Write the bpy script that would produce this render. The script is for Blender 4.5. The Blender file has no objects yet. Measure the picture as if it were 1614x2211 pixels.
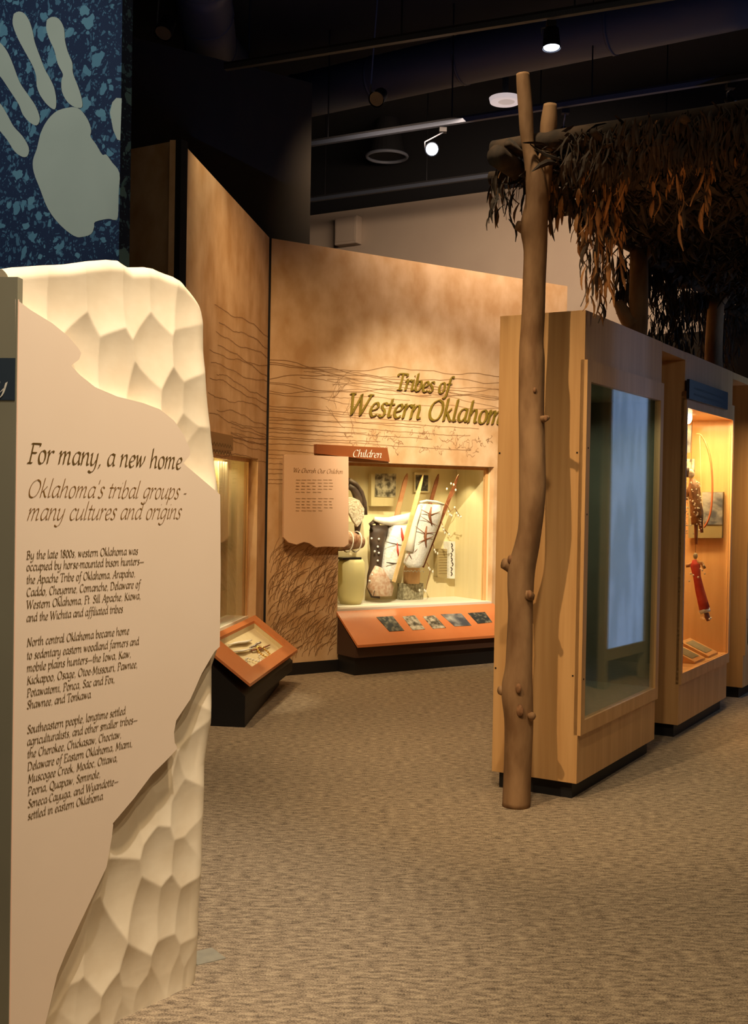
import bpy, bmesh, math, random
from math import sin, cos, pi, sqrt, atan2, hypot, radians
from mathutils import Vector, Matrix
random.seed(11)
SC = bpy.context.scene
COL = SC.collection
# ------------------------------------------------------------------ camera
F_PX, ROLL, PITCH, CZ = 2450.0, .017, -(1105.5-1070)/2450, 1.5
FW = Vector((0, cos(PITCH), sin(PITCH))); U0 = Vector((0, -sin(PITCH), cos(PITCH))); R0 = Vector((1, 0, 0))
RT = R0*cos(ROLL)+U0*sin(ROLL); UP = U0*cos(ROLL)-R0*sin(ROLL)
EYE = Vector((0, 0, CZ))
cd = bpy.data.cameras.new('camera'); cam = bpy.data.objects.new('camera', cd); COL.objects.link(cam)
cd.sensor_fit = 'HORIZONTAL'; cd.sensor_width = 36; cd.lens = F_PX/1614*36; cd.clip_end = 100
m = Matrix.Identity(4)
for i in range(3):
    m[i][0] = RT[i]; m[i][1] = UP[i]; m[i][2] = -FW[i]; m[i][3] = EYE[i]
cam.matrix_world = m; SC.camera = cam
# ------------------------------------------------------------------ world, exposure, room lights
wd = bpy.data.worlds.new('world'); SC.world = wd; wd.use_nodes = True
wd.node_tree.nodes['Background'].inputs[0].default_value = (.35, .45, .7, 1)
wd.node_tree.nodes['Background'].inputs[1].default_value = .012
vs = SC.view_settings; vs.view_transform = 'Standard'; vs.look = 'None'; vs.exposure = 0; vs.gamma = 1; vs.use_curve_mapping = False

WARM = (1, .74, .42); WHITE = (1, .86, .66); COOL = (.55, .72, 1)
def spot(loc, tgt, power, ang, color=WARM, blend=.6, r=.05):
    l = bpy.data.lights.new('spot_light', 'SPOT'); l.energy = power; l.color = color[:3]
    l.spot_size = radians(ang); l.spot_blend = blend; l.shadow_soft_size = r
    o = bpy.data.objects.new('spot_light', l); COL.objects.link(o); o.location = loc
    o.rotation_euler = (Vector(tgt)-Vector(loc)).to_track_quat('-Z', 'Y').to_euler(); return o
def area(loc, tgt, power, sx, sy, color=WARM, spread=180):
    l = bpy.data.lights.new('area_light', 'AREA'); l.energy = power; l.color = color[:3]
    l.shape = 'RECTANGLE'; l.size = sx; l.size_y = sy; l.spread = radians(spread)
    o = bpy.data.objects.new('area_light', l); COL.objects.link(o); o.location = loc
    o.rotation_euler = (Vector(tgt)-Vector(loc)).to_track_quat('-Z', 'Y').to_euler(); return o

OR = (1, .62, .27)
spot((.35, 5.7, 4.6), (.62, 10.2, 1.62), 2500, 31, (1, .82, .58), 1)        # wash on the title wall
spot((-.6, 6.6, 4.6), (.15, 10.0, .9), 230, 60, (1, .66, .32), .9)
spot((-.1, 2.1, 4.9), (-.66, 3.1, 1.85), 560, 38, (1, .87, .70), .9, .04)      # text slab
spot((.5, .6, 4.5), (-.60, 3.1, .7), 210, 50, (1, .78, .52), .9)
spot((-1.5, 2.6, 4.6), (.85, 5.7, .9), 540, 38, (1, .70, .38), .8, .04)        # end of the case row, trunk
spot((-.98, 6.95, 4.6), (-.1, 8.3, 0), 230, 60, (1, .72, .40), .7, .03)         # far floor, casts the desk shadow
spot((.3, 2.6, 4.8), (.25, 4.2, 0), 400, 80, (1, .76, .46), 1, .1)             # near floor
spot((1.5, 2.0, 4.8), (1.2, 3.6, 0), 200, 80, (1, .76, .46), 1, .1)
spot((.2, 5.0, 4.8), (.2, 6.8, 0), 190, 70, (1, .76, .46), 1, .1)
spot((1.3, 6.6, 4.6), (-1.05, 8.4, 2.0), 150, 52, (1, .54, .22), .9)            # left gallery wall
spot((-3.4, 3.2, 4.7), (-2.1, 6.2, 3.6), 215, 40, (.9, .97, 1), .7)            # hand mural
spot((3.0, 3.4, 2.95), (1.6, 6.6, 1.5), 42, 56, (1, .88, .74), 1, .2)             # unseen fill lamp, added to lift the dim case fronts
area((1.2, 9.4, 4.5), (1.0, 11.9, 3.2), 48, 3.0, .3, (1, .72, .50), 120)        # back wall glow
area((.5, 3.5, 5.0), (.5, 3.5, 0), 15, 5, 6, (1, .80, .56))                     # weak general light
area((1.0, 8.2, 4.75), (1.0, 8.6, 5.6), 4.0, 5, 3, (.22, .36, 1))               # unseen upward lamp, added to tint ducts and ceiling blue
spot((.5, 3.0, 1.0), (1.30, 5.4, 2.95), 90, 24, (1, .45, .16), .9, .1)           # warm light on the hanging leaves

# ------------------------------------------------------------------ helpers
def ray(px, py): return FW*F_PX+RT*(px-807)-UP*(py-1105.5)
def flo(px, py, z=0):
    d = ray(px, py); return EYE+d*((z-CZ)/d.z)
class Fr:                       # a vertical reference plane: x along it, y into it, z up
    def __init__(s, O, D):
        s.O = Vector((O[0], O[1], 0)); s.X = Vector((D[0], D[1], 0)).normalized(); s.Y = Vector((-s.X.y, s.X.x, 0))
        s.rz = atan2(s.X.y, s.X.x)
    def hit(s, px, py, y=0):
        d = ray(px, py); t = (y+(s.O-EYE).dot(s.Y))/d.dot(s.Y); P = EYE+d*t
        return ((P-s.O).dot(s.X), P.z)
    def hitx(s, px, py, x=0):
        d = ray(px, py); t = (x+(s.O-EYE).dot(s.X))/d.dot(s.X); P = EYE+d*t
        return ((P-s.O).dot(s.Y), P.z)
    def w(s, x, y, z=0): return s.O+s.X*x+s.Y*y+Vector((0, 0, z))
def vp(px): return (px-807, 2450)

MATS = {}
def mat(name, c1, c2=None, rough=.6, scale=(4, 4, 4), bump=0, bscale=None, metal=0, spec=.4, detail=4, lo=.35, hi=.65, emit=None, es=0, coat=0, sheen=0):
    if name in MATS: return MATS[name]
    M = bpy.data.materials.new(name); M.use_nodes = True; n = M.node_tree.nodes; L = M.node_tree.links
    b = n['Principled BSDF']; b.inputs['Roughness'].default_value = rough; b.inputs['Metallic'].default_value = metal
    b.inputs['Specular IOR Level'].default_value = spec; b.inputs['Base Color'].default_value = (*c1, 1)
    if coat: b.inputs['Coat Weight'].default_value = coat; b.inputs['Coat Roughness'].default_value = .08
    if c2 is not None or bump:
        tc = n.new('ShaderNodeTexCoord'); mp = n.new('ShaderNodeMapping'); mp.inputs['Scale'].default_value = scale
        L.new(tc.outputs['Object'], mp.inputs[0]); nz = n.new('ShaderNodeTexNoise'); nz.inputs['Scale'].default_value = 1
        nz.inputs['Detail'].default_value = detail; L.new(mp.outputs[0], nz.inputs['Vector'])
        if c2 is not None:
            r = n.new('ShaderNodeValToRGB'); r.color_ramp.elements[0].position = lo; r.color_ramp.elements[1].position = hi
            r.color_ramp.elements[0].color = (*c1, 1); r.color_ramp.elements[1].color = (*c2, 1)
            L.new(nz.outputs['Fac'], r.inputs[0]); L.new(r.outputs[0], b.inputs['Base Color'])
        if bump:
            src = nz
            if bscale:
                mp2 = n.new('ShaderNodeMapping'); mp2.inputs['Scale'].default_value = bscale; L.new(tc.outputs['Object'], mp2.inputs[0])
                src = n.new('ShaderNodeTexNoise'); src.inputs['Scale'].default_value = 1; src.inputs['Detail'].default_value = 3; L.new(mp2.outputs[0], src.inputs['Vector'])
            bp = n.new('ShaderNodeBump'); bp.inputs['Strength'].default_value = bump; bp.inputs['Distance'].default_value = .01
            L.new(src.outputs['Fac'], bp.inputs['Height']); L.new(bp.outputs[0], b.inputs['Normal'])
    if emit: b.inputs['Emission Color'].default_value = (*emit, 1); b.inputs['Emission Strength'].default_value = es
    MATS[name] = M; return M

def carpet():
    M = bpy.data.materials.new('carpet'); M.use_nodes = True; n = M.node_tree.nodes; L = M.node_tree.links; b = n['Principled BSDF']
    b.inputs['Roughness'].default_value = .95; b.inputs['Specular IOR Level'].default_value = .1
    tc = n.new('ShaderNodeTexCoord')
    def nz(scale, det):
        mp = n.new('ShaderNodeMapping'); mp.inputs['Scale'].default_value = scale; L.new(tc.outputs['Object'], mp.inputs[0])
        t = n.new('ShaderNodeTexNoise'); t.inputs['Scale'].default_value = 1; t.inputs['Detail'].default_value = det; L.new(mp.outputs[0], t.inputs['Vector']); return t
    a = nz((22, 62, 1), 5); c = nz((170, 260, 1), 2)
    mx = n.new('ShaderNodeMix'); mx.data_type = 'FLOAT'; mx.inputs[0].default_value = .5
    L.new(a.outputs['Fac'], mx.inputs[2]); L.new(c.outputs['Fac'], mx.inputs[3])
    r = n.new('ShaderNodeValToRGB'); e = r.color_ramp.elements
    e[0].position = .37; e[0].color = (.10, .075, .055, 1); e[1].position = .62; e[1].color = (.47, .375, .26, 1)
    k = e.new(.5); k.color = (.29, .225, .16, 1)
    L.new(mx.outputs[0], r.inputs[0]); L.new(r.outputs[0], b.inputs['Base Color'])
    bp = n.new('ShaderNodeBump'); bp.inputs['Strength'].default_value = .5; bp.inputs['Distance'].default_value = .006
    L.new(c.outputs['Fac'], bp.inputs['Height']); L.new(bp.outputs[0], b.inputs['Normal'])
    return M

def splatter():
    M = bpy.data.materials.new('splattered_paint'); M.use_nodes = True; n = M.node_tree.nodes; L = M.node_tree.links; b = n['Principled BSDF']
    b.inputs['Roughness'].default_value = .8; tc = n.new('ShaderNodeTexCoord')
    nz = n.new('ShaderNodeTexNoise'); nz.inputs['Scale'].default_value = 9; nz.inputs['Detail'].default_value = 3; L.new(tc.outputs['Object'], nz.inputs['Vector'])
    ad = n.new('ShaderNodeMixRGB'); ad.blend_type = 'ADD'; ad.inputs[0].default_value = .13
    L.new(tc.outputs['Object'], ad.inputs[1]); L.new(nz.outputs['Color'], ad.inputs[2])
    prev = None
    for sc_, th, col in ((60, .36, (.05, .13, .20, 1)), (30, .36, (.06, .15, .22, 1)), (15, .33, (.10, .24, .31, 1)), (7.5, .27, (.12, .27, .33, 1))):
        v = n.new('ShaderNodeTexVoronoi'); v.inputs['Scale'].default_value = sc_; L.new(ad.outputs[0], v.inputs['Vector'])
        # cell size varies: compare the distance with a threshold driven by the cell's random colour
        sp = n.new('ShaderNodeSeparateColor'); L.new(v.outputs['Color'], sp.inputs[0])
        mu = n.new('ShaderNodeMath'); mu.operation = 'MULTIPLY'; L.new(sp.outputs[0], mu.inputs[0]); L.new(sp.outputs[1], mu.inputs[1])
        mu2 = n.new('ShaderNodeMath'); mu2.operation = 'MULTIPLY'; mu2.inputs[1].default_value = th*2.1; L.new(mu.outputs[0], mu2.inputs[0])
        lt = n.new('ShaderNodeMath'); lt.operation = 'LESS_THAN'; L.new(v.outputs['Distance'], lt.inputs[0]); L.new(mu2.outputs[0], lt.inputs[1])
        mx = n.new('ShaderNodeMixRGB'); L.new(lt.outputs[0], mx.inputs[0]); mx.inputs[2].default_value = col
        if prev is None: mx.inputs[1].default_value = (.006, .020, .060, 1)
        else: L.new(prev.outputs[0], mx.inputs[1])
        prev = mx
    L.new(prev.outputs[0], b.inputs['Base Color']); return M

def glassmat(name='clear_glass', tint=(.97, .98, .96)):
    M = bpy.data.materials.new(name); M.use_nodes = True; n = M.node_tree.nodes; L = M.node_tree.links
    n.remove(n['Principled BSDF']); o = n['Material Output']
    t = n.new('ShaderNodeBsdfTransparent'); t.inputs[0].default_value = (*tint, 1)
    g = n.new('ShaderNodeBsdfGlossy'); g.inputs['Roughness'].default_value = .02
    fr = n.new('ShaderNodeFresnel'); fr.inputs[0].default_value = 1.5
    gm = n.new('ShaderNodeNewGeometry'); io = n.new('ShaderNodeMix'); io.data_type = 'FLOAT'; io.inputs[2].default_value = 1.5; io.inputs[3].default_value = 1/1.5
    L.new(gm.outputs['Backfacing'], io.inputs[0]); L.new(io.outputs[0], fr.inputs[0])
    mx = n.new('ShaderNodeMixShader'); L.new(fr.outputs[0], mx.inputs[0]); L.new(t.outputs[0], mx.inputs[1]); L.new(g.outputs[0], mx.inputs[2])
    L.new(mx.outputs[0], o.inputs[0]); return M

def tag(o, label=None, cat=None, group=None, kind=None):
    if label: o['label'] = label
    if cat: o['category'] = cat
    if group: o['group'] = group
    if kind: o['kind'] = kind
    return o
def empty(name, loc, rz, label=None, cat=None, group=None):
    o = bpy.data.objects.new(name, None); o.empty_display_size = .1; COL.objects.link(o); o.location = loc; o.rotation_euler = (0, 0, rz)
    return tag(o, label, cat, group)
class MB:
    def __init__(s): s.v = []; s.f = []; s.g = []
    def add(s, vs, fs):
        k = len(s.v); s.g.append((k, len(s.f))); s.v += [tuple(p) for p in vs]; s.f += [tuple(i+k for i in f) for f in fs]; return s
    def box(s, x0, x1, y0, y1, z0, z1):
        return s.add([(x, y, z) for z in (z0, z1) for y in (y0, y1) for x in (x0, x1)],
              [(0, 2, 3, 1), (4, 5, 7, 6), (0, 1, 5, 4), (2, 6, 7, 3), (0, 4, 6, 2), (1, 3, 7, 5)])
    def prism(s, poly, y0, y1):          # polygon in x,z extruded along y
        a = sum(poly[i][0]*poly[(i+1) % len(poly)][1]-poly[(i+1) % len(poly)][0]*poly[i][1] for i in range(len(poly)))
        if a < 0: poly = poly[::-1]
        n = len(poly)
        return s.add([(x, y0, z) for x, z in poly]+[(x, y1, z) for x, z in poly],
              [tuple(range(n)), tuple(range(2*n-1, n-1, -1))]+[(i, i+n, (i+1) % n+n, (i+1) % n) for i in range(n)])
    def flat(s, poly, y):
        a = sum(poly[i][0]*poly[(i+1) % len(poly)][1]-poly[(i+1) % len(poly)][0]*poly[i][1] for i in range(len(poly)))
        if a < 0: poly = poly[::-1]
        return s.add([(x, y, z) for x, z in poly], [tuple(range(len(poly)))])
    def hexa(s, a, b):                  # two quads of 4 points each
        return s.add(list(a)+list(b), [(3, 2, 1, 0), (4, 5, 6, 7), (0, 1, 5, 4), (1, 2, 6, 5), (2, 3, 7, 6), (3, 0, 4, 7)])
    def tube(s, path, rad, seg=10, wob=0, cap=True, flatten=None):
        path = [Vector(p) for p in path]; n = len(path); R = rad if isinstance(rad, (list, tuple)) else [rad]*n
        vs = []; ref = Vector((0, 0, 1)); d0 = (path[-1]-path[0]).normalized()
        if abs(d0.z) > .8: ref = Vector((1, 0, 0))
        for i in range(n):
            d = (path[min(i+1, n-1)]-path[max(i-1, 0)]).normalized(); a = d.cross(ref).normalized(); b = a.cross(d)
            for k in range(seg):
                t = 2*pi*k/seg; r = R[i]*(1+(random.uniform(-wob, wob) if wob else 0))
                fx, fy = flatten if flatten else (1, 1)
                vs.append(path[i]+a*cos(t)*r*fx+b*sin(t)*r*fy)
        fs = [(i*seg+k, i*seg+(k+1) % seg, (i+1)*seg+(k+1) % seg, (i+1)*seg+k) for i in range(n-1) for k in range(seg)]
        if cap: fs += [tuple(range(seg-1, -1, -1)), tuple(range((n-1)*seg, n*seg))]
        return s.add(vs, fs)
    def ball(s, c, r, seg=10, rings=6):
        rx, ry, rz = r if isinstance(r, (tuple, list)) else (r, r, r); vs = [(c[0], c[1], c[2]-rz)]
        for i in range(1, rings):
            t = -pi/2+pi*i/rings
            vs += [(c[0]+rx*cos(t)*cos(2*pi*k/seg), c[1]+ry*cos(t)*sin(2*pi*k/seg), c[2]+rz*sin(t)) for k in range(seg)]
        vs.append((c[0], c[1], c[2]+rz)); fs = [(0, 1+(k+1) % seg, 1+k) for k in range(seg)]
        for i in range(rings-2):
            o = 1+i*seg; fs += [(o+k, o+(k+1) % seg, o+seg+(k+1) % seg, o+seg+k) for k in range(seg)]
        o = 1+(rings-2)*seg; fs += [(o+k, o+(k+1) % seg, len(vs)-1) for k in range(seg)]
        return s.add(vs, fs)
    def build_each(s, name, m, parent=None, smooth=False, label=None, bevel=0):
        # one object per added piece
        G_ = s.g+[(len(s.v), len(s.f))]; out = []
        for (v0, f0), (v1, f1) in zip(G_[:-1], G_[1:]):
            b = MB(); b.v = s.v[v0:v1]; b.f = [tuple(i-v0 for i in f) for f in s.f[f0:f1]]
            out.append(b.build(name, m, parent, smooth, label, bevel))
        return out
    def build(s, name, m, parent=None, smooth=False, label=None, bevel=0, kind=None):
        me = bpy.data.meshes.new(name); me.from_pydata(s.v, [], s.f); me.validate(); me.update()
        if m: me.materials.append(m)
        if smooth: me.polygons.foreach_set('use_smooth', [True]*len(me.polygons))
        o = bpy.data.objects.new(name, me); COL.objects.link(o)
        if parent: o.parent = parent
        if bevel:
            b = o.modifiers.new('bevel', 'BEVEL'); b.width = bevel; b.segments = 2; b.limit_method = 'ANGLE'
        if label: o['label'] = label
        if kind: o['kind'] = kind
        return o
def place(o, fr, x=0, y=0, z=0):
    o.location = fr.w(x, y, z); o.rotation_euler = (0, 0, fr.rz); return o
def dup(o, parent):
    c = o.copy(); COL.objects.link(c); c.parent = parent; return c
def crom(pts, k=5, closed=False):
    if len(pts) < 3: return list(pts)
    P = [pts[0]]+list(pts)+[pts[-1]]; out = []
    if closed: P = [pts[-2]]+list(pts)+[pts[1]]
    for i in range(1, len(P)-2):
        a, b, c, d = P[i-1:i+3]
        for j in range(k):
            t = j/k; out.append(tuple(.5*(2*b[q]+(c[q]-a[q])*t+(2*a[q]-5*b[q]+4*c[q]-d[q])*t*t+(3*b[q]-a[q]-3*c[q]+d[q])*t**3) for q in range(len(b))))
    out.append(tuple(pts[-1])); return out

# ------------------------------------------------------------------ lettering: a broad-nib italic drawn stroke by stroke
G = {
'a': (38, [[(30, 42), (20, 46), (9, 36), (5, 18), (10, 3), (19, 3), (29, 18)], [(32, 45), (30, 14), (33, 2), (39, 6)]]),
'b': (37, [[(8, 76), (7, 4)], [(7, 22), (16, 41), (26, 44), (32, 30), (28, 9), (16, -1), (8, 4)]]),
'c': (31, [[(28, 38), (20, 46), (9, 36), (5, 18), (11, 2), (20, 0), (28, 7)]]),
'd': (39, [[(30, 42), (20, 46), (9, 36), (5, 18), (10, 3), (19, 3), (29, 18)], [(35, 76), (31, 14), (34, 2), (40, 6)]]),
'e': (31, [[(7, 19), (20, 23), (28, 33), (21, 45), (10, 37), (5, 18), (11, 1), (20, 0), (28, 8)]]),
'f': (25, [[(32, 70), (25, 76), (18, 64), (13, 20), (9, -12), (3, -22), (-4, -20)], [(5, 43), (26, 43)]]),
'g': (37, [[(30, 42), (20, 46), (9, 36), (5, 18), (10, 4), (19, 5), (29, 20)], [(32, 45), (29, 0), (23, -20), (11, -25), (1, -18)]]),
'h': (39, [[(8, 76), (6, 0)], [(7, 22), (16, 41), (25, 45), (29, 35), (28, 10), (31, 1), (38, 6)]]),
'i': (18, [[(3, 38), (9, 45), (8, 10), (11, 1), (18, 6)], [(11, 62), (13, 65)]]),
'k': (35, [[(8, 76), (6, 0)], [(8, 20), (27, 44)], [(14, 26), (27, 3), (34, 3)]]),
'l': (17, [[(8, 76), (6, 10), (9, 1), (16, 6)]]),
'm': (56, [[(2, 38), (7, 45), (5, 0)], [(7, 24), (15, 41), (22, 45), (25, 37), (23, 0)], [(24, 24), (33, 41), (40, 45), (44, 36), (42, 10), (45, 1), (52, 6)]]),
'n': (39, [[(2, 38), (7, 45), (5, 0)], [(7, 22), (16, 41), (25, 45), (29, 35), (28, 10), (31, 1), (38, 6)]]),
'o': (35, [[(19, 46), (8, 38), (5, 20), (9, 3), (18, -1), (27, 7), (30, 25), (27, 40), (19, 46)]]),
'p': (37, [[(1, 38), (8, 46), (4, -26)], [(7, 22), (16, 41), (26, 44), (32, 30), (28, 9), (16, -1), (7, 4)]]),
'q': (38, [[(30, 42), (20, 46), (9, 36), (5, 18), (10, 3), (19, 3), (29, 18)], [(33, 45), (28, -26)]]),
'r': (27, [[(2, 38), (8, 45), (6, 0)], [(7, 24), (15, 41), (23, 45), (27, 40)]]),
's': (27, [[(25, 40), (17, 46), (9, 39), (12, 27), (20, 19), (21, 7), (13, -1), (3, 5)]]),
't': (22, [[(12, 60), (9, 12), (12, 1), (20, 6)], [(2, 43), (21, 43)]]),
'u': (39, [[(2, 38), (7, 44), (5, 12), (10, 0), (19, 5), (29, 22)], [(32, 45), (29, 10), (32, 1), (39, 6)]]),
'v': (33, [[(2, 39), (8, 44), (13, 2)], [(13, 2), (25, 22), (28, 44)]]),
'w': (49, [[(2, 39), (8, 44), (11, 2)], [(11, 2), (24, 41)], [(24, 44), (27, 2)], [(27, 2), (41, 24), (44, 44)]]),
'x': (33, [[(4, 42), (12, 42), (22, 2), (31, 4)], [(30, 44), (3, 0)]]),
'y': (37, [[(2, 38), (7, 44), (6, 12), (11, 1), (19, 5), (28, 22)], [(31, 45), (28, 0), (21, -20), (9, -26), (0, -20)]]),
'A': (50, [[(2, 0), (32, 70)], [(32, 70), (41, 0)], [(13, 24), (37, 24)], [(-2, 0), (10, 0)], [(34, 0), (48, 0)]]),
'B': (42, [[(13, 68), (9, 0)], [(4, 62), (14, 68), (28, 67), (33, 54), (25, 41), (12, 37)], [(12, 37), (28, 36), (36, 21), (28, 3), (12, 0), (2, 3)]]),
'C': (45, [[(41, 58), (29, 69), (12, 56), (6, 30), (13, 4), (28, -1), (40, 8)]]),
'D': (53, [[(13, 68), (9, 0)], [(4, 62), (14, 68), (34, 65), (47, 38), (37, 8), (18, 0), (4, 1)]]),
'E': (40, [[(13, 68), (9, 0)], [(6, 68), (38, 68), (38, 60)], [(11, 36), (30, 36)], [(2, 0), (36, 0), (39, 9)]]),
'F': (37, [[(13, 68), (9, 0)], [(6, 68), (39, 68), (39, 59)], [(11, 36), (30, 36)], [(1, 0), (18, 0)]]),
'I': (22, [[(13, 68), (9, 0)], [(5, 68), (21, 68)], [(1, 0), (17, 0)]]),
'K': (47, [[(13, 68), (9, 0)], [(41, 68), (12, 34)], [(18, 40), (38, 4), (48, 1)], [(2, 0), (17, 0)]]),
'M': (62, [[(8, 0), (15, 68)], [(15, 68), (29, 10)], [(29, 10), (52, 68)], [(52, 68), (52, 0)], [(1, 0), (14, 0)], [(45, 0), (59, 0)]]),
'N': (53, [[(8, 0), (13, 68)], [(13, 68), (40, 0)], [(40, 0), (47, 68)], [(1, 0), (14, 0)], [(40, 68), (54, 68)]]),
'O': (54, [[(30, 69), (13, 57), (6, 30), (12, 6), (27, -1), (42, 10), (49, 38), (44, 60), (30, 69)]]),
'P': (40, [[(13, 68), (9, 0)], [(4, 62), (14, 68), (31, 67), (38, 52), (29, 36), (12, 33)], [(1, 0), (18, 0)]]),
'Q': (54, [[(30, 69), (13, 57), (6, 30), (12, 6), (27, -1), (42, 10), (49, 38), (44, 60), (30, 69)], [(24, 3), (40, -14), (56, -13)]]),
'S': (34, [[(34, 58), (24, 69), (12, 60), (14, 45), (27, 30), (29, 12), (17, -1), (3, 9)]]),
'T': (42, [[(24, 68), (20, 0)], [(3, 58), (6, 68), (43, 68), (44, 59)], [(11, 0), (30, 0)]]),
'W': (70, [[(8, 68), (17, 0)], [(17, 0), (38, 68)], [(36, 68), (45, 0)], [(45, 0), (68, 68)], [(1, 68), (16, 68)], [(60, 68), (74, 68)]]),
'1': (26, [[(6, 54), (16, 64), (14, 0)]]),
'8': (34, [[(18, 66), (8, 56), (14, 40), (27, 24), (26, 6), (15, -1), (5, 10), (10, 28), (26, 44), (28, 58), (18, 66)]]),
'0': (34, [[(19, 64), (8, 52), (5, 26), (12, 2), (20, 0), (29, 16), (31, 44), (19, 64)]]),
',': (16, [[(8, 4), (9, 0), (4, -10)]]), '.': (15, [[(6, 2), (8, 4)]]), '-': (20, [[(3, 22), (17, 23)]]),
'\u2014': (56, [[(3, 20), (54, 21)]]), "'": (14, [[(8, 74), (6, 58)]]), ' ': (22, []),
}
def text_w(t): return sum(G[c][0] for c in t)
def nib_text(mb, t, x0, z0, width, cap, y, nib=3.6, slant=.17, depth=0, ang=38, k=4, thin=.9):
    """letters written along local x from x0; width in metres; cap height in metres"""
    sz = cap/68; sx = width/text_w(t); cx = 0
    ax, az = cos(radians(ang))*nib, sin(radians(ang))*nib
    for ch in t:
        w, strokes = G[ch]
        for st in strokes:
            P = crom([(a+b*slant, b) for a, b in st], k)
            for (xa, za), (xb, zb) in zip(P[:-1], P[1:]):
                dx, dz = xb-xa, zb-za; L = hypot(dx, dz) or 1
                n1 = (-dz/L*thin, dx/L*thin)
                # nib sweep; never thinner than `thin`
                ox, oz = ax, az
                cr = dx/L*oz-dz/L*ox
                if abs(cr) < thin: ox, oz = n1
                q = [(xa-ox, za-oz), (xb-ox, zb-oz), (xb+ox, zb+oz), (xa+ox, za+oz)]
                q = [(x0+(cx+a)*sx, z0+b*sz) for a, b in q]
                if depth: mb.prism(q, y-depth, y)
                else: mb.flat(q, y)
        cx += w
def ink(mb, pts, w, y):              # thin drawn line on a plane
    for (xa, za), (xb, zb) in zip(pts[:-1], pts[1:]):
        dx, dz = xb-xa, zb-za; L = hypot(dx, dz) or 1; nx, nz = -dz/L*w/2, dx/L*w/2
        mb.flat([(xa-nx, za-nz), (xb-nx, zb-nz), (xb+nx, zb+nz), (xa+nx, za+nz)], y)

# ------------------------------------------------------------------ materials
M_carpet = carpet()
M_black = mat('black_paint', (.010, .010, .012), rough=.8)
M_toe = mat('black_base', (.008, .008, .010), rough=.55)
M_ceil = mat('ceiling_black', (.010, .011, .014), rough=.9)
M_duct = mat('duct_metal', (.05, .055, .07), rough=.5)
M_brownwall = mat('brown_black_wall', (.030, .025, .018), (.036, .029, .020), rough=.95, scale=(6, 6, 2))
M_backwall = mat('plaster', (.46, .37, .29), (.49, .40, .31), rough=.9, scale=(2, 2, 2))
M_wood = mat('maple_veneer', (.58, .32, .125), (.68, .40, .17), rough=.45, scale=(22, 22, 1.2), bump=.05, coat=.15)
M_wallwood = mat('mural_veneer', (.53, .32, .15), (.71, .50, .30), rough=.6, scale=(5, 5, 3.5), bump=.04, detail=7)
M_slat = mat('white_oak', (.74, .62, .42), (.80, .68, .47), rough=.5, scale=(3, 3, 20))
M_inner = mat('cream_lining', (.66, .56, .33), (.70, .60, .37), rough=.75, scale=(20, 20, 1))
M_plate = mat('cream_plate', (.80, .64, .50), (.82, .66, .52), rough=.55, scale=(3, 3, 3))
M_stone = mat('carved_stone', (.76, .64, .47), (.84, .73, .56), rough=.7, scale=(9, 9, 9), bump=.05, bscale=(18, 18, 40))
M_print = mat('brown_print', (.12, .065, .01), rough=.6)
M_print2 = mat('rust_print', (.20, .095, .015), rough=.6)
M_gold = mat('olive_gold', (.17, .115, .014), (.23, .165, .022), rough=.35, metal=.1, scale=(8, 8, 8))
M_ink = mat('faint_ink', (.30, .17, .075), rough=.7)
M_rust = mat('rust_sign', (.25, .075, .02), rough=.45)
M_orange = mat('orange_panel', (.62, .20, .065), (.68, .24, .085), rough=.28, scale=(3, 3, 3), coat=.4)
M_white = mat('white_paint', (.80, .76, .66), rough=.6)
M_cream = mat('cream_board', (.74, .50, .32), (.76, .52, .34), rough=.6, scale=(3, 3, 3))
M_glass = glassmat()
M_navy = mat('navy_sign', (.012, .020, .045), rough=.4)
M_bark = mat('peeled_log', (.17, .085, .035), (.34, .20, .10), rough=.8, scale=(9, 9, 3.2), bump=.35, bscale=(30, 30, 8), detail=6)
M_knot = mat('knot_wood', (.12, .05, .02), (.30, .15, .07), rough=.8, scale=(30, 30, 30))
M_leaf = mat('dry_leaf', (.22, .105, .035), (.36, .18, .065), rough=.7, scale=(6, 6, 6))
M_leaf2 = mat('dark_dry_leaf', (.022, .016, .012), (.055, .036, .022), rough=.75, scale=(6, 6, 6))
M_twig = mat('twig', (.05, .035, .025), rough=.9)
M_hand = mat('pale_green_paint', (.46, .49, .38), (.50, .53, .41), rough=.85, scale=(2, 2, 2))
M_splat = splatter()
M_grey = mat('olive_grey_board', (.24, .22, .15), (.26, .24, .165), rough=.7, scale=(3, 3, 3))
M_bead = mat('white_beadwork', (.66, .66, .64), (.80, .79, .76), rough=.35, scale=(60, 60, 60), bump=.5)
M_leather = mat('dark_leather', (.035, .022, .018), (.07, .045, .03), rough=.55, scale=(10, 10, 10))
M_tan = mat('tan_hide', (.50, .28, .12), (.60, .36, .17), rough=.7, scale=(12, 12, 12))
M_redcloth = mat('red_cloth', (.55, .045, .03), (.62, .08, .05), rough=.7, scale=(30, 30, 30))
M_slatw = mat('light_wood', (.66, .44, .20), (.74, .52, .26), rough=.5, scale=(6, 6, 30))
M_dslat = mat('red_brown_wood', (.22, .07, .03), (.30, .11, .05), rough=.5, scale=(6, 6, 30))
M_lace = mat('pale_feathers', (.70, .62, .48), (.40, .32, .22), rough=.8, scale=(60, 60, 60), bump=.6)
M_photo = mat('old_photo', (.06, .055, .04), (.55, .50, .38), rough=.4, scale=(22, 22, 22), lo=.38, hi=.62, detail=6)
M_photod = mat('dark_photo', (.025, .035, .04), (.30, .28, .20), rough=.3, scale=(26, 26, 26), lo=.45, hi=.75, detail=6)
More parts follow.
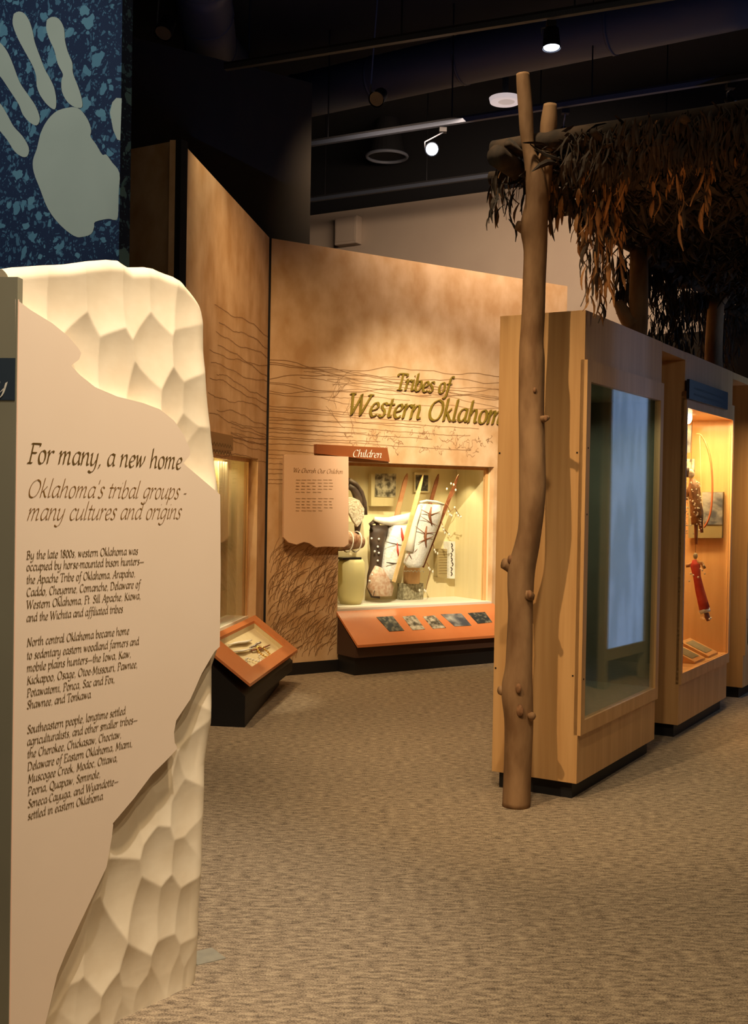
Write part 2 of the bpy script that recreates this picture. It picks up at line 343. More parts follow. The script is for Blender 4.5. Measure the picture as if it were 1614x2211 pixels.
M_photob = mat('blue_grey_photo', (.06, .07, .09), (.38, .38, .34), rough=.4, scale=(9, 9, 14), lo=.4, hi=.7, detail=5)
M_plinth = mat('pale_green_plinth', (.64, .56, .27), rough=.6)
M_metal = mat('dark_metal', (.02, .02, .023), rough=.35, metal=.6)
M_chrome = mat('bright_metal', (.5, .5, .52), rough=.25, metal=1)
M_lamp = mat('lit_lamp', (1, 1, 1), emit=(.72, .80, 1), es=9)
M_bulbw = mat('warm_lamp', (1, 1, 1), emit=(1, .8, .5), es=14)
M_disc = mat('ceiling_disc', (.8, .75, .75), emit=(.85, .72, .72), es=.55)
M_disc2 = mat('ceiling_disc_core', (.7, .65, .62), emit=(.75, .62, .58), es=.45)
M_rail = mat('track_rail', (.16, .18, .24), rough=.4, emit=None)

# ------------------------------------------------------------------ frames of reference
K = flo(1243, 1729); ROW = Fr(K, vp(2274)); END = Fr(K, (ROW.X.y, -ROW.X.x))   # END.X points right and nearer
C0 = flo(567, 1463); WB = Fr(C0, vp(4390)); WA = Fr(C0, vp(1095))
S0 = flo(428, 2135); SL = Fr(S0, vp(2500))
BW = Fr((.98, 12.4), (.858, -.5135))
BLU = Fr((-1.3, 6.0), (.858, -.5135))
T0 = flo(1113, 1740); TR = Fr(T0, (.858, -.5135))

# ------------------------------------------------------------------ large structure
def struct(o, kind='structure'): o['kind'] = kind; return o
struct(MB().box(-5.5, 6.5, -2.5, 15, -.1, 0).build('floor', M_carpet))
struct(MB().box(-5.5, 6.5, -2.5, 15, 5.6, 5.7).build('ceiling', M_ceil))
struct(MB().box(-5.6, -5.5, -2.5, 15, 0, 5.6).build('wall_far_left', M_brownwall))
struct(MB().box(6.5, 6.6, -2.5, 15, 0, 5.6).build('wall_far_right', M_brownwall))
struct(MB().box(-5.5, 6.5, -2.6, -2.5, 0, 5.6).build('wall_near', M_brownwall))
o = struct(MB().box(-6.0, 5.5, 0, .12, 0, 4.80).build('wall_back', M_backwall)); place(o, BW)
o = struct(MB().box(-6.0, 5.5, -.02, .12, 4.80, 5.6).build('wall_back_upper', M_black)); place(o, BW)
# title wall (WB): opening x .71..2.42, z .52..1.785
HW = 3.575
mb = MB()
mb.box(.02, .71, 0, .06, .10, HW); mb.box(2.42, 3.31, 0, .06, .10, HW); mb.box(.71, 2.42, 0, .06, 1.785, HW); mb.box(.71, 2.42, 0, .06, .10, .50)
wall_mid = struct(mb.build('wall_middle', M_wallwood)); place(wall_mid, WB)
o = struct(MB().box(.0, 3.31, .06, .10, HW-.06, HW+.012).build('trim_highlight', M_white)); place(o, WB)  # white strip paints the bright highlight along the wall top
o = struct(MB().box(.0, 3.31, -.012, .05, 0, .10).build('baseboard_middle', M_toe)); place(o, WB)
# left gallery wall (WA): opening x -2.3..-.30, z .52..1.775
AL = -2.54
mb = MB()
mb.box(AL, -2.30, 0, .06, .10, HW); mb.box(-.30, -.012, 0, .06, .10, HW); mb.box(-2.30, -.30, 0, .06, 1.775, HW); mb.box(-2.30, -.30, 0, .06, .10, .50)
wall_left = struct(mb.build('wall_left', M_wallwood)); place(wall_left, WA)
o = struct(MB().box(AL, 0, -.01, .05, 0, .10).build('baseboard_left', M_toe)); place(o, WA)
o = struct(MB().box(-.004, .02, .004, .05, 0, HW).build('trim_2', M_black)); place(o, WB)      # dark joint in the corner
CA = WA.w(AL, 0); WC = Fr(CA, (.858, -.5135))
WC.O = WC.O
o = struct(MB().box(-.05, .0, -.01, .05, 0, HW+.0).build('trim_3', M_black)); place(o, WC, .02, 0)
wc = struct(MB().box(-1.8, -.035, 0, .06, 0, HW).build('wall_return', M_wallwood)); place(wc, WC)
# dark upper wall behind, parallel to the title wall
xr = WB.hit(671, 350, .22)[0]
o = struct(MB().box(-2.6, xr, .22, .34, 0, 5.0).build('wall_upper', M_brownwall)); place(o, WB)
# dark partition seen over the case row, and a wall across the aisle on the right
o = struct(MB().box(0.9, 5.2, -.9, -.8, 0, 3.02).build('wall_dark_partition', M_brownwall)); place(o, BW)

# ------------------------------------------------------------------ title lettering
sa = WB.hit(745, 892); sb = WB.hit(1100, 913)
title = empty('wall_title', WB.w(0, 0, 0), WB.rz, 'raised olive gold italic title letters across the upper lit wall above the display opening', 'sign')
def title_line(t, x0, z0, width, cap, nib):
    cx = x0; u = width/text_w(t)
    for ch in t:
        w = G[ch][0]*u
        if ch != ' ':
            b = MB(); nib_text(b, ch, cx, z0, w, cap, -.006, nib=nib, slant=.2, depth=.014, k=4, thin=1.3, ang=35)
            b.build('letter', M_gold, title)
        cx += w
title_line('Western Oklahoma', sa[0], sa[1]-.01, sb[0]-sa[0], .18, 4.3)
sa = WB.hit(851, 838); sb = WB.hit(968, 845)
title_line('Tribes of', sa[0], sa[1]-.01, sb[0]-sa[0], .14, 4.9)

# mural drawing on the title wall and the left wall: printed thin lines
random.seed(5)
mb = MB()
def hill(x0, x1, z0, amp, w, fr=1.0, n=40, dens=1):
    ph = random.uniform(0, 6); p = []
    for i in range(n+1):
        x = x0+(x1-x0)*i/n
        z = z0+amp*(sin(x*2.1*fr+ph)+.5*sin(x*5.3*fr+ph*2)+.25*sin(x*13*fr+ph*3))+random.uniform(-.003, .003)
        p.append((x, z))
    ink(mb, p, w, -.0015)
for k in range(4): hill(.02, 2.6, 2.60-.045*k, .035, .006)
for k in range(9):
    a = random.uniform(.02, 1.6); hill(a, a+random.uniform(.5, 1.4), random.uniform(2.25, 2.55), .02, .004)
for k in range(4): hill(.02, 2.9, random.uniform(2.2, 2.45), .03, .004)
for k in range(12): hill(.02, random.uniform(.8, 2.4), 2.22-.028*k+random.uniform(-.01, .01), .008, .005, .7)
for k in range(8): hill(.02, random.uniform(.5, .72), 1.86-.04*k, .008, .004, .7)
for k in range(60):                 # scribbled brush
    x = random.uniform(.75, 2.75); z = 1.98+random.uniform(-.08, .10); p = [(x, z)]
    for j in range(8): x += random.uniform(-.02, .035); z += random.uniform(-.03, .03); p.append((x, z))
    ink(mb, p, .0035, -.0015)
for k in range(16):                 # branches by the title
    x = random.uniform(.55, .95); z = random.uniform(2.2, 2.5); p = [(x, z)]; dx = random.uniform(-.03, .03); dz = random.uniform(-.04, .04)
    for j in range(6): x += dx+random.uniform(-.012, .012); z += dz+random.uniform(-.012, .012); p.append((x, z))
    ink(mb, p, .0035, -.0015)
for k in range(330):                # grass
    x = random.uniform(.03, .68); z = random.uniform(.12, 1.0); L = random.uniform(.06, .2); c = random.uniform(.25, .9)
    p = [(x+L*c*t*t, z+L*t*(1-.35*t*c)) for t in (0, .25, .5, .75, 1)]
    p = [(min(a, .705), b) for a, b in p]
    ink(mb, p, .0045, -.0015)
o = mb.build('printed_drawing', M_ink, wall_mid, kind='stuff', label='brown line drawing of hills, brush and grass')
mb = MB()
for k in range(14):
    hill(-1.9+random.uniform(0, .4), -.02, 2.75-.075*k+random.uniform(-.02, .02), .02, .005)
for k in range(6): hill(-1.2, -.02, 1.95+random.uniform(-.1, .1), .01, .004)
mb.build('printed_drawing', M_ink, wall_left, kind='stuff', label='faint brown line drawing of hills')

# ------------------------------------------------------------------ display opening in the title wall
dB = WB.hitx(1048, 1150, 2.42)[0]; dB = max(.10, min(dB, .3)); BB = .56
case = empty('wall_display_case', WB.w(0, 0, 0), WB.rz, 'large lit display case recessed in the title wall under the rust sign', 'display case')
mb = MB(); mb.box(.70, 2.44, BB, BB+.02, .50, 1.80); mb.build('back_panel', M_inner, case)
mb = MB(); mb.box(.69, .71, 0.061, BB, .50, 1.80); mb.box(2.42, 2.44, 0.061, BB, .50, 1.80); mb.build_each('side_panel', M_inner, case)
MB().box(.70, 2.44, 0.061, BB, 1.78, 1.80).build('top_panel', M_inner, case)
MB().box(.71, 2.42, .0, BB, .505, .53).build('case_floor', M_white, case, label='white case floor')
mb = MB(); mb.box(2.395, 2.42, dB-.02, dB+.02, .53, 1.78); mb.box(.71, .735, dB-.02, dB+.02, .53, 1.78); mb.box(.71, 2.42, dB-.02, dB+.02, 1.755, 1.78); mb.build('window_frame', M_wood, case)
MB().box(.735, 2.395, dB-.004, dB+.002, .531, 1.755).build('glass', M_glass, case)
ob = spot(WB.w(2.25, .32, 1.74), WB.w(2.35, .42, .6), 7, 95, (1, .85, .5), .6, .02)
area(WB.w(1.5, .16, 1.75), WB.w(1.5, .46, .8), 6.5, 1.4, .06, (1, .80, .42), 120)
spot(WB.w(1.45, .14, 1.74), WB.w(1.25, .38, .95), 16, 60, (1, .9, .72), .6, .02)
# desk under it
def desk(fr, x0, x1, zb, yb, yf, zf, basepoly, label):
    d = empty('slanted_desk', fr.w(0, 0, 0), fr.rz, label, 'reading desk')
    t = .022
    q = [(x0, yb, zb), (x1, yb, zb), (x1, yf, zf), (x0, yf, zf)]
    return d, q, t
dk, q, t = desk(WB, .70, 2.44, .51, -.003, -.335, .262, None, 'slanted orange reading desk with black base under the large lit case')
MB().hexa([(a, b, c-t) for a, b, c in q], q).build('slanted_top', M_orange, dk)
def vprism(mb, poly, z0, z1s):        # polygon in x,y between z0 and per-vertex z1
    a = sum(poly[i][0]*poly[(i+1) % len(poly)][1]-poly[(i+1) % len(poly)][0]*poly[i][1] for i in range(len(poly)))
    if a < 0: poly = poly[::-1]; z1s = z1s[::-1] if isinstance(z1s, list) else z1s
    n = len(poly); z1s = z1s if isinstance(z1s, list) else [z1s]*n
    mb.add([(x, y, z0) for x, y in poly]+[(x, y, z) for (x, y), z in zip(poly, z1s)],
           [tuple(range(n-1, -1, -1)), tuple(range(n, 2*n))]+[(i, (i+1) % n, (i+1) % n+n, i+n) for i in range(n)])
    return mb
vprism(MB(), [(.705, -.014), (2.43, -.014), (2.43, -.30), (.705, -.30)], .15, [.47, .47, .235, .235]).build('apron', mat('dark_brown_apron', (.06, .03, .02), rough=.5), dk)
vprism(MB(), [(.72, -.014), (2.42, -.014), (2.42, -.27), (.72, -.27)], 0, .15).build('base', M_toe, dk)
# five photographs lying on the desk
def on_top(px, py):                   # pixel on the sloping desk plane -> local x,y,z
    n = Vector((0, (.262-.51), -(-.335+.003))).normalized()      # plane through back and front edge, in local coordinates
    o_ = WB.w(0, -.003, .51); nw = (WB.Y*n.y+Vector((0, 0, n.z)))
    d = ray(px, py); tt = (o_-EYE).dot(nw)/d.dot(nw); P = EYE+d*tt-WB.O
    return Vector((P.dot(WB.X), P.dot(WB.Y), P.z)), Vector((0, n.y, n.z))
PH = [((812, 1333), (847, 1331), (872, 1362), (840, 1364), 'dark photograph of a seated figure, leftmost on the orange desk', M_photod),
      ((868, 1332), (895, 1329), (917, 1359), (890, 1361), 'brown photograph second from the left on the orange desk', M_photo),
      ((912, 1332), (937, 1329), (962, 1356), (934, 1358), 'pale greenish photograph in the middle of the row on the orange desk', M_photo),
      ((951, 1327), (995, 1325), (1017, 1351), (981, 1353), 'wide grey photograph second from the right on the orange desk', M_photob),
      ((1009, 1324), (1046, 1322), (1062, 1344), (1031, 1347), 'dark photograph at the right end of the row on the orange desk', M_photod)]
for *c, lab, mm in PH:
    b = MB(); pts = []
    for p in c:
        v, n = on_top(*p); pts.append((v, n))
    b.hexa([v+n*.0006 for v, n in pts], [v+n*.004 for v, n in pts])
    o = b.build('photograph', mm); place(o, WB); tag(o, lab, 'photograph', 'photographs on the orange desk')

# ------------------------------------------------------------------ signs on the title wall
YS = -.045
mb = MB(); q = [WB.hit(*p, y=YS) for p in ((683, 959), (836, 967), (841, 997), (683, 979))]
sg = empty('hanging_sign', WB.w(0, 0, 0), WB.rz, 'rust brown sign with white italic lettering above the top left of the lit case', 'sign')
mb.prism(q, YS, -.0015); mb.build('board', M_rust, sg)
a = WB.hit(760, 985, YS); c = WB.hit(823, 989, YS)
b = MB(); nib_text(b, 'Children', a[0], a[1]-.004, c[0]-a[0], .058, YS-.001, nib=4.2); b.build('lettering', M_white, sg, label='white italic lettering')
sgw = empty('torn_edge_sign', WB.w(0, 0, 0), WB.rz, 'cream text panel with a torn lower edge overlapping the left edge of the lit case', 'sign')
YS2 = -.075
pl = [(613, 984), (620, 981), (752, 986), (752, 1174), (743, 1181), (700, 1180), (682, 1182), (668, 1173), (656, 1170), (640, 1176), (622, 1171), (612, 1160)]
q = [WB.hit(*p, y=YS2) for p in pl]
MB().prism(q, YS2, YS2+.022).build('board', M_cream, sgw, label='cream board with torn lower edge')
c0 = q[0]; MB().box(c0[0]+.08, c0[0]+.2, YS2+.022, -.001, q[8][1]+.2, q[1][1]-.06).build('bracket', M_black, sgw)
a = WB.hit(632, 1019, YS2); c = WB.hit(739, 1023, YS2)
b = MB(); nib_text(b, 'We Cherish Our Children'.replace('C', 'C'), a[0], a[1]-.004, c[0]-a[0], .036, YS2-.001, nib=5.2); b.build('heading', M_print2, sgw, label='rust italic heading')
b = MB()
for blk, n0 in ((1037, 5), (1077, 5)):
    for i in range(n0):
        for seg in range(7):
            x0 = 637+seg*12+random.uniform(0, 2); x1 = x0+random.uniform(6, 10)
            if i == n0-1 and seg > 4: continue
            A = WB.hit(x0, blk+i*6.6, YS2); B_ = WB.hit(x1, blk+i*6.6+.4, YS2); n = 7
            ink(b, [(A[0]+(B_[0]-A[0])*j/n, A[1]+(B_[1]-A[1])*j/n+(.006 if j % 2 else -.002)) for j in range(n+1)], .0028, YS2-.001)
b.build('small_print', M_print2, sgw, label='two paragraphs of small brown print', kind='stuff')
# small plate on left wall above its opening
q = [WA.hit(*p, y=-.02) for p in ((440, 928), (503, 941), (503, 973), (440, 969))]
sp_ = empty('label_plate', WA.w(0, 0, 0), WA.rz, 'small tan plate on the left wall above the empty lit opening', 'sign')
MB().prism(q, -.02, -.0015).build('board', mat('tan_plate', (.30, .17, .06), rough=.6), sp_)
b = MB()
A, B_ = WA.hit(446, 955, -.02), WA.hit(500, 962, -.02)
for r_ in range(2): ink(b, [(A[0]+(B_[0]-A[0])*j/18, A[1]-.05*r_+(.012 if j % 2 else -.012)) for j in range(19)], .008, -.021)
b.build('small_print', M_print, sp_, kind='stuff')

# ------------------------------------------------------------------ opening in the left wall and its desk
dA = WA.hitx(532, 1150, -.30)[0]; eA = WA.hitx(517, 1150, -.30)[0]
print('dA eA', dA, eA, 'dB', dB)
dA = max(.08, min(dA, .4)); eA = max(dA+.15, min(eA, .9))
ca = empty('wall_display_case', WA.w(0, 0, 0), WA.rz, 'narrow looking lit display case in the left wall with an empty cream interior', 'display case')
MB().box(-2.32, -.28, eA, eA+.02, .50, 1.80).build('back_panel', M_inner, ca)
mb = MB(); mb.box(-.30, -.28, dA, eA, .50, 1.80); mb.box(-2.32, -2.30, .061, eA, .50, 1.80); mb.build_each('side_panel', M_inner, ca)
MB().box(-.30, -.28, .061, dA, .50, 1.80).build('reveal', M_wallwood, ca)
MB().box(-2.32, -.28, .061, eA, 1.775, 1.80).build('top_panel', M_inner, ca)
MB().box(-2.30, -.30, .061, eA, .505, .535).build('case_floor', M_white, ca, label='white case floor')
mb = MB(); mb.box(-.33, -.30, dA-.015, dA+.02, .536, 1.775); mb.box(-2.30, -2.27, dA-.015, dA+.02, .536, 1.775); mb.box(-2.27, -.33, dA-.015, dA+.02, 1.745, 1.775); mb.build('window_frame', M_wood, ca)
MB().box(-2.27, -.33, dA-.003, dA+.003, .536, 1.745).build('glass', M_glass, ca)
for x, wh in ((-.62, 'farthest, nearest the right frame'), (-1.0, 'second from the right frame'), (-1.4, 'third from the right frame'), (-1.8, 'nearest the camera')):    # cream hanging cloths on the back wall
    b = MB(); n = 16
    p = [(x-.13+.26*i/n, eA-.03-.012*sin(i*1.3+x*9)) for i in range(n+1)]
    b.add([(a, c, z) for z in (.75, 1.74) for a, c in p], [(i, i+1, i+n+2, i+n+1) for i in range(n)])
    o = b.build('hanging_cloth', mat('cream_cloth', (.62, .56, .36), rough=.9), None, smooth=True)
    sm = o.modifiers.new('thickness', 'SOLIDIFY'); sm.thickness = .004
    place(o, WA); tag(o, 'plain cream cloth strip in the left wall case, '+wh, 'cloth', 'cream cloth strips in the left case')
area(WA.w(-1.2, dA+.14, 1.74), WA.w(-1.2, dA+.17, .6), 7, 1.7, .06, (1, .80, .46), 110)
XR0, XR1 = -1.98, -.33
spot(WA.w(-1.3, dA+.16, 1.73), WA.w(-1.0, -.9, 0), 60, 100, (1, .80, .48), .5, .02)
dk2 = empty('slanted_desk', WA.w(0, 0, 0), WA.rz, 'slanted orange desk with an inset object tray and black base below the left opening', 'reading desk')
ZB, ZF, YB, YF = .545, .285, -.003, -.345
def lz(y): return ZB+(ZF-ZB)*(y-YB)/(YF-YB)
ix0, ix1, iy0, iy1 = -1.62, -.50, -.035, -.275       # inset tray opening
mb = MB(); t = .02
def slab(x0, x1, y0, y1): mb.hexa([(x0, y0, lz(y0)-t), (x1, y0, lz(y0)-t), (x1, y1, lz(y1)-t), (x0, y1, lz(y1)-t)], [(x0, y0, lz(y0)), (x1, y0, lz(y0)), (x1, y1, lz(y1)), (x0, y1, lz(y1))])
slab(XR0, ix0, YB, YF); slab(ix1, XR1, YB, YF); slab(ix0, ix1, YB, iy0); slab(ix0, ix1, iy1, YF)
mb.build('slanted_top', M_orange, dk2)
mb = MB(); g = .06
mb.hexa([(ix0, iy0, lz(iy0)-g-.01), (ix1, iy0, lz(iy0)-g-.01), (ix1, iy1, lz(iy1)-g-.01), (ix0, iy1, lz(iy1)-g-.01)], [(ix0, iy0, lz(iy0)-g), (ix1, iy0, lz(iy0)-g), (ix1, iy1, lz(iy1)-g), (ix0, iy1, lz(iy1)-g)])
for (x0, x1, y0, y1) in ((ix0-.006, ix0, iy0, iy1), (ix1, ix1+.006, iy0, iy1), (ix0, ix1, iy0+.006, iy0), (ix0, ix1, iy1, iy1-.006)):
    mb.hexa([(x0, y0, lz(y0)-g), (x1, y0, lz(y0)-g), (x1, y1, lz(y1)-g), (x0, y1, lz(y1)-g)], [(x0, y0, lz(y0)-.021), (x1, y0, lz(y0)-.021), (x1, y1, lz(y1)-.021), (x0, y1, lz(y1)-.021)])
mb.build('object_tray', M_inner, dk2, label='cream inset tray')
vprism(MB(), [(XR0+.02, -.012), (XR1-.02, -.012), (XR1-.02, -.31), (XR0+.02, -.31)], .12, [.46, .46, .20, .20]).build('apron', M_toe, dk2)
vprism(MB(), [(XR0+.02, -.012), (-.32, -.012), (-.32, -.20), (-1.2, -.26), (XR0+.02, -.31)], 0, .12).build('base', M_toe, dk2)
area(WA.w(-1.0, -.12, 1.0), WA.w(-1.0, -.16, .4), 0.01, .3, .1)
def tray_obj(name, lab, cat, build, x, y):
    b, mm = build; o = b.build(name, mm, None, smooth=True)
    sl = atan2(ZF-ZB, YF-YB)
    o.location = WA.w(x, y, lz(y)-g+.012); o.rotation_euler = (0, 0, WA.rz); tag(o, lab, cat, 'small objects in the desk tray'); return o
def sl(y): return (ZB-ZF)/(YB-YF)*y*1.0
def path_on(pts, h=0): return [(x, y, sl(y)+h) for x, y in pts]
b = MB(); b.tube(path_on([(-.30, .03), (-.12, .02), (.05, .0), (.22, -.01)], .01), [.006, .016, .02, .008], 8, flatten=(1, .5)); tray_obj('bone_scraper', 'long white bone tool at the upper edge of the desk tray', 'tool', (b, M_white), -1.15, -.10)
b = MB(); b.tube(path_on([(-.22, .02), (-.05, .0), (.2, -.02)], .012), [.010, .018, .006], 8, flatten=(1, .5)); tray_obj('bone_scraper', 'white pointed bone tool lying across the middle of the desk tray', 'tool', (b, M_white), -1.30, -.14)
b = MB()
for i in range(12): b.ball((-.15+.028*i, .004*sin(i), .01), (.012, .009, .009), 8, 5)
tray_obj('bead_string', 'short string of silvery beads in the centre of the desk tray', 'beads', (b, M_chrome), -.98, -.15)
b = MB()
for i in range(14): b.ball((-.3+.03*i, .03*sin(i*.5), .008+sl(.03*sin(i*.5))), (.010, .008, .008), 8, 5)
tray_obj('bead_string', 'long string of white beads along the front of the desk tray', 'beads', (b, M_white), -1.22, -.22)
b = MB()
for i in range(20):
    a = 2*pi*i/20; b.ball((.09*cos(a), .045*sin(a), sl(.045*sin(a))+.012), .009, 6, 4)
tray_obj('bracelet', 'small gold oval bracelet at the right front of the desk tray', 'bracelet', (b, mat('gold_bead', (.75, .5, .15), rough=.25, metal=.7)), -.98, -.215)
b = MB(); b.tube(path_on([(-.2, .01), (0, -.01), (.28, -.02)], .008), [.006, .009, .004], 6); tray_obj('wooden_stick', 'thin brown stick crossing the desk tray towards the right', 'stick', (b, M_dslat), -.95, -.175)
spot(WA.w(-1.05, -.22, 1.5), WA.w(-1.05, -.15, .4), 26, 44, (1, .85, .55), .5, .02)

# ------------------------------------------------------------------ objects inside the title wall case
IY = .40                                                # working depth
def H(px, py, y=IY): return WB.hit(px, py, y)
def CR(x, y): return (720+x/4.483, 980+y/4.483)          # crop coordinates used while measuring
def HC(x, y, d=IY): return H(*CR(x, y), d)
def thing(name, lab, cat, group=None, fr=WB): return empty(name, fr.w(0, 0, 0), fr.rz, lab, cat, group)
def poly_plate(pts, y0, y1): return MB().prism([HC(*p, d=y0) for p in pts], y0, y1)
# photos mounted on the back wall
ph = thing('mounted_photograph', 'grey photograph on a thick block at upper left of the lit case back wall', 'photograph')
poly_plate([(365, 195), (600, 195), (578, 505), (362, 505)], BB-.05, BB-.001).build('block', M_inner, ph)
poly_plate([(405, 190), (605, 192), (598, 420), (400, 415)], BB-.056, BB-.0505).build('print', M_photo, ph)
ph = thing('mounted_photograph', 'small dark framed photograph behind the pointed slats in the lit case', 'photograph')
poly_plate([(782, 180), (940, 180), (936, 375), (782, 372)], BB-.03, BB-.001).build('mount', M_inner, ph)
poly_plate([(795, 205), (915, 208), (912, 360), (795, 356)], BB-.034, BB-.0305).build('print', M_photod, ph)
ph = thing('text_card', 'small tan text card at the lower right of the lit case back wall', 'sign')
poly_plate([(1003, 920), (1115, 922), (1112, 1200), (1003, 1196)], BB-.06, BB-.001).build('card', mat('khaki_card', (.34, .26, .12), rough=.6), ph)
b = MB()
for i in range(9):
    A = HC(1018, 950+i*26, BB-.06); B_ = HC(1098, 951+i*26, BB-.06)
    ink(b, [(A[0]+(B_[0]-A[0])*j/16, A[1]+(.003 if j % 2 else -.003)) for j in range(17)], .0025, BB-.061)
b.build('small_print', M_print, ph, kind='stuff')
ph = thing('beaded_strip', 'upright black and white beaded strip at the right of the lit case', 'beadwork')
poly_plate([(1118, 850), (1175, 848), (1172, 1208), (1116, 1205)], BB-.09, BB-.001).build('strip', M_bead, ph)
b = MB()
for i in range(7):
    A = HC(1145+6*sin(i*2), 885+i*46, BB-.09); ink(b, [(A[0]-.012, A[1]+.02), (A[0]+.006, A[1]), (A[0]-.008, A[1]-.02)], .012, BB-.0915)
b.build_each('pattern', M_leather, ph)
# left: plinth, hat-like roll and feather fan
pln = thing('plinth', 'round pale green plinth standing at the left end of the lit case', 'plinth')
a = HC(180, 1430, .30); r = abs(HC(300, 1200, .30)[0]-a[0])
b = MB(); b.tube([(a[0], .33, .531), (a[0], .33, .60), (a[0], .33, .80), (a[0], .33, .90), (a[0], .33, .93)], [r*.72, r*.9, r, r*.95, r*.8], 28); b.build('drum', M_plinth, pln, smooth=True)
cd_ = thing('wrapped_bundle', 'dark arched cradle hood with rolled brown bundle above the pale green plinth', 'cradle')
ztop = .93
ac = HC(190, 560, .30)
b = MB(); P_ = [HC(*p, d=.30) for p in ((150, 250), (215, 290), (270, 370), (300, 470), (306, 590))]
b.tube([(x, .30, z) for x, z in P_], [.02]*5, 8); P2 = [HC(*p, d=.33) for p in ((140, 300), (200, 340), (240, 430), (255, 560), (230, 700), (225, 780))]
b.tube([(x, .33, z) for x, z in P2], [.03, .04, .045, .04, .03, .02], 8); b.build('hood', M_leather, cd_, smooth=True)
P3 = [HC(*p, d=.27) for p in ((140, 425), (180, 420), (250, 450), (298, 530), (296, 610), (265, 670), (232, 708), (190, 650), (150, 570))]
MB().prism(P3, .27, .30).build('feather_fan', M_lace, cd_, label='pale feathered fan', bevel=.004)
b = MB(); A = HC(60, 850, .30); B_ = HC(275, 860, .30)
b.tube([(A[0]-.06, .31, A[1]), (A[0], .31, A[1]), ((A[0]+B_[0])/2, .30, A[1]+.01), (B_[0], .30, B_[1])], [.07, .085, .085, .05], 16); b.build('rolled_bundle', mat('brown_roll', (.20, .07, .03), (.45, .28, .16), scale=(30, 30, 30)), cd_, smooth=True)
b = MB()
for px in (135, 215):
    A = HC(px, 850, .30); b.tube([(A[0]+.01*sin(t_), .30+.092*cos(t_), A[1]+.092*sin(t_)) for t_ in [2*pi*i/16 for i in range(17)]], .006, 5, cap=False)
b.build_each('white_band', M_white, cd_, label='white band around the roll')
MB().box(HC(60, 965, .3)[0], HC(240, 965, .3)[0], .25, .38, .93, .95).build('stand_plate', M_metal, cd_)

# leaning cradleboards: pointed slats and a beaded pouch
def slat(b, p0, p1, w, d0, d1, th=.012, point=.22):
    A = HC(*p0, d=d0); B_ = HC(*p1, d=d1); L = Vector((B_[0]-A[0], d1-d0, B_[1]-A[1])); n = L.normalized(); s_ = Vector((n.z, 0, -n.x)).normalized(); y_ = n.cross(s_).normalized()*th
    a = Vector((A[0], d0, A[1])); Lg = L.length
    prof = [(0, .85), (1-point, 1), (1-point*.4, .7), (1, .12)]
    ring = []
    for t_, k_ in prof: c = a+n*Lg*t_; ring.append([c-s_*w*k_, c+s_*w*k_, c+s_*w*k_+y_, c-s_*w*k_+y_])
    for r0_, r1_ in zip(ring[:-1], ring[1:]): b.hexa(r0_, r1_)
    return b
def pouch(b, px_left, px_right, d, bulge=.07, n=10):
    """px_left/right: matched outline points from top to bottom; a puffed, closed pouch"""
    rows = []
    for L_, R_ in zip(px_left, px_right):
        A = HC(*L_, d=d); B_ = HC(*R_, d=d); row = []
        for i in range(n+1):
            t_ = i/n; row.append((A[0]+(B_[0]-A[0])*t_, d-bulge*sin(pi*t_)**.7, A[1]+(B_[1]-A[1])*t_))
        for i in range(n-1, 0, -1):
            t_ = i/n; row.append((A[0]+(B_[0]-A[0])*t_, d+.03*sin(pi*t_), A[1]+(B_[1]-A[1])*t_))
        rows.append(row)
    m_ = len(rows[0]); vs_ = [p for r_ in rows for p in r_]; fs_ = []
    for j in range(len(rows)-1):
        for i in range(m_): fs_.append((j*m_+i, (j+1)*m_+i, (j+1)*m_+(i+1) % m_, j*m_+(i+1) % m_))
    fs_ += [tuple(range(m_)), tuple(range(len(vs_)-1, len(vs_)-m_-1, -1))]
    return b.add(vs_, fs_)
cb = thing('cradleboard', 'front leaning cradleboard with white beaded pouch between two pointed wooden slats', 'cradleboard')
slat(MB(), (585, 1240), (868, 200), .021, .24, .30).build('slat', M_slatw, cb)
slat(MB(), (862, 1095), (1212, 200), .018, .24, .30).build('slat', M_dslat, cb, label='dark red brown slat')
b = pouch(MB(), [(832, 480), (790, 640), (740, 800), (705, 930), (672, 1050), (715, 1100)], [(1068, 500), (1035, 640), (965, 830), (915, 960), (868, 1080), (840, 1095)], .24, .075)
b.build('beaded_pouch', M_bead, cb, smooth=True, label='white beaded pouch')
b = pouch(MB(), [(822, 490), (770, 640), (725, 800), (690, 930)], [(845, 520), (800, 680), (780, 850), (775, 960)], .215, .04, 6)
b.build('side_flap', M_white, cb, smooth=True, label='bright white side flap')
b = MB()
def pline(b, pts, w, d=.16):
    q_ = [HC(*p, d=d) for p in pts]
    b.tube([(x, d, z) for x, z in q_], [w*.4]+[w]*(len(q_)-2)+[w*.4], 6)
pline(b, [(945, 515), (928, 600), (950, 690)], .014); pline(b, [(900, 700), (885, 800), (895, 900)], .014); pline(b, [(850, 540), (940, 590), (1030, 560)], .006); pline(b, [(820, 860), (885, 830), (960, 800)], .006); pline(b, [(862, 900), (868, 980), (840, 1050)], .007, .18)
pline(b, [(790, 700), (880, 770), (990, 760)], .005); pline(b, [(835, 600), (930, 660), (1010, 700)], .004); pline(b, [(780, 950), (830, 900), (900, 960)], .005, .18); pline(b, [(690, 1040), (730, 960), (770, 1060)], .005, .19)
b.build_each('brown_pattern', M_dslat, cb, smooth=True, label='dark brown beaded line')
MB().tube([(x, .18, z) for x, z in [HC(*p, d=.18) for p in ((835, 470), (900, 455), (990, 465), (1065, 490))]], .012, 8).build('top_edge', M_white, cb, smooth=True)
cb2 = thing('cradleboard', 'rear cradleboard with dark leather hood and long white beaded pouch standing at the left', 'cradleboard')
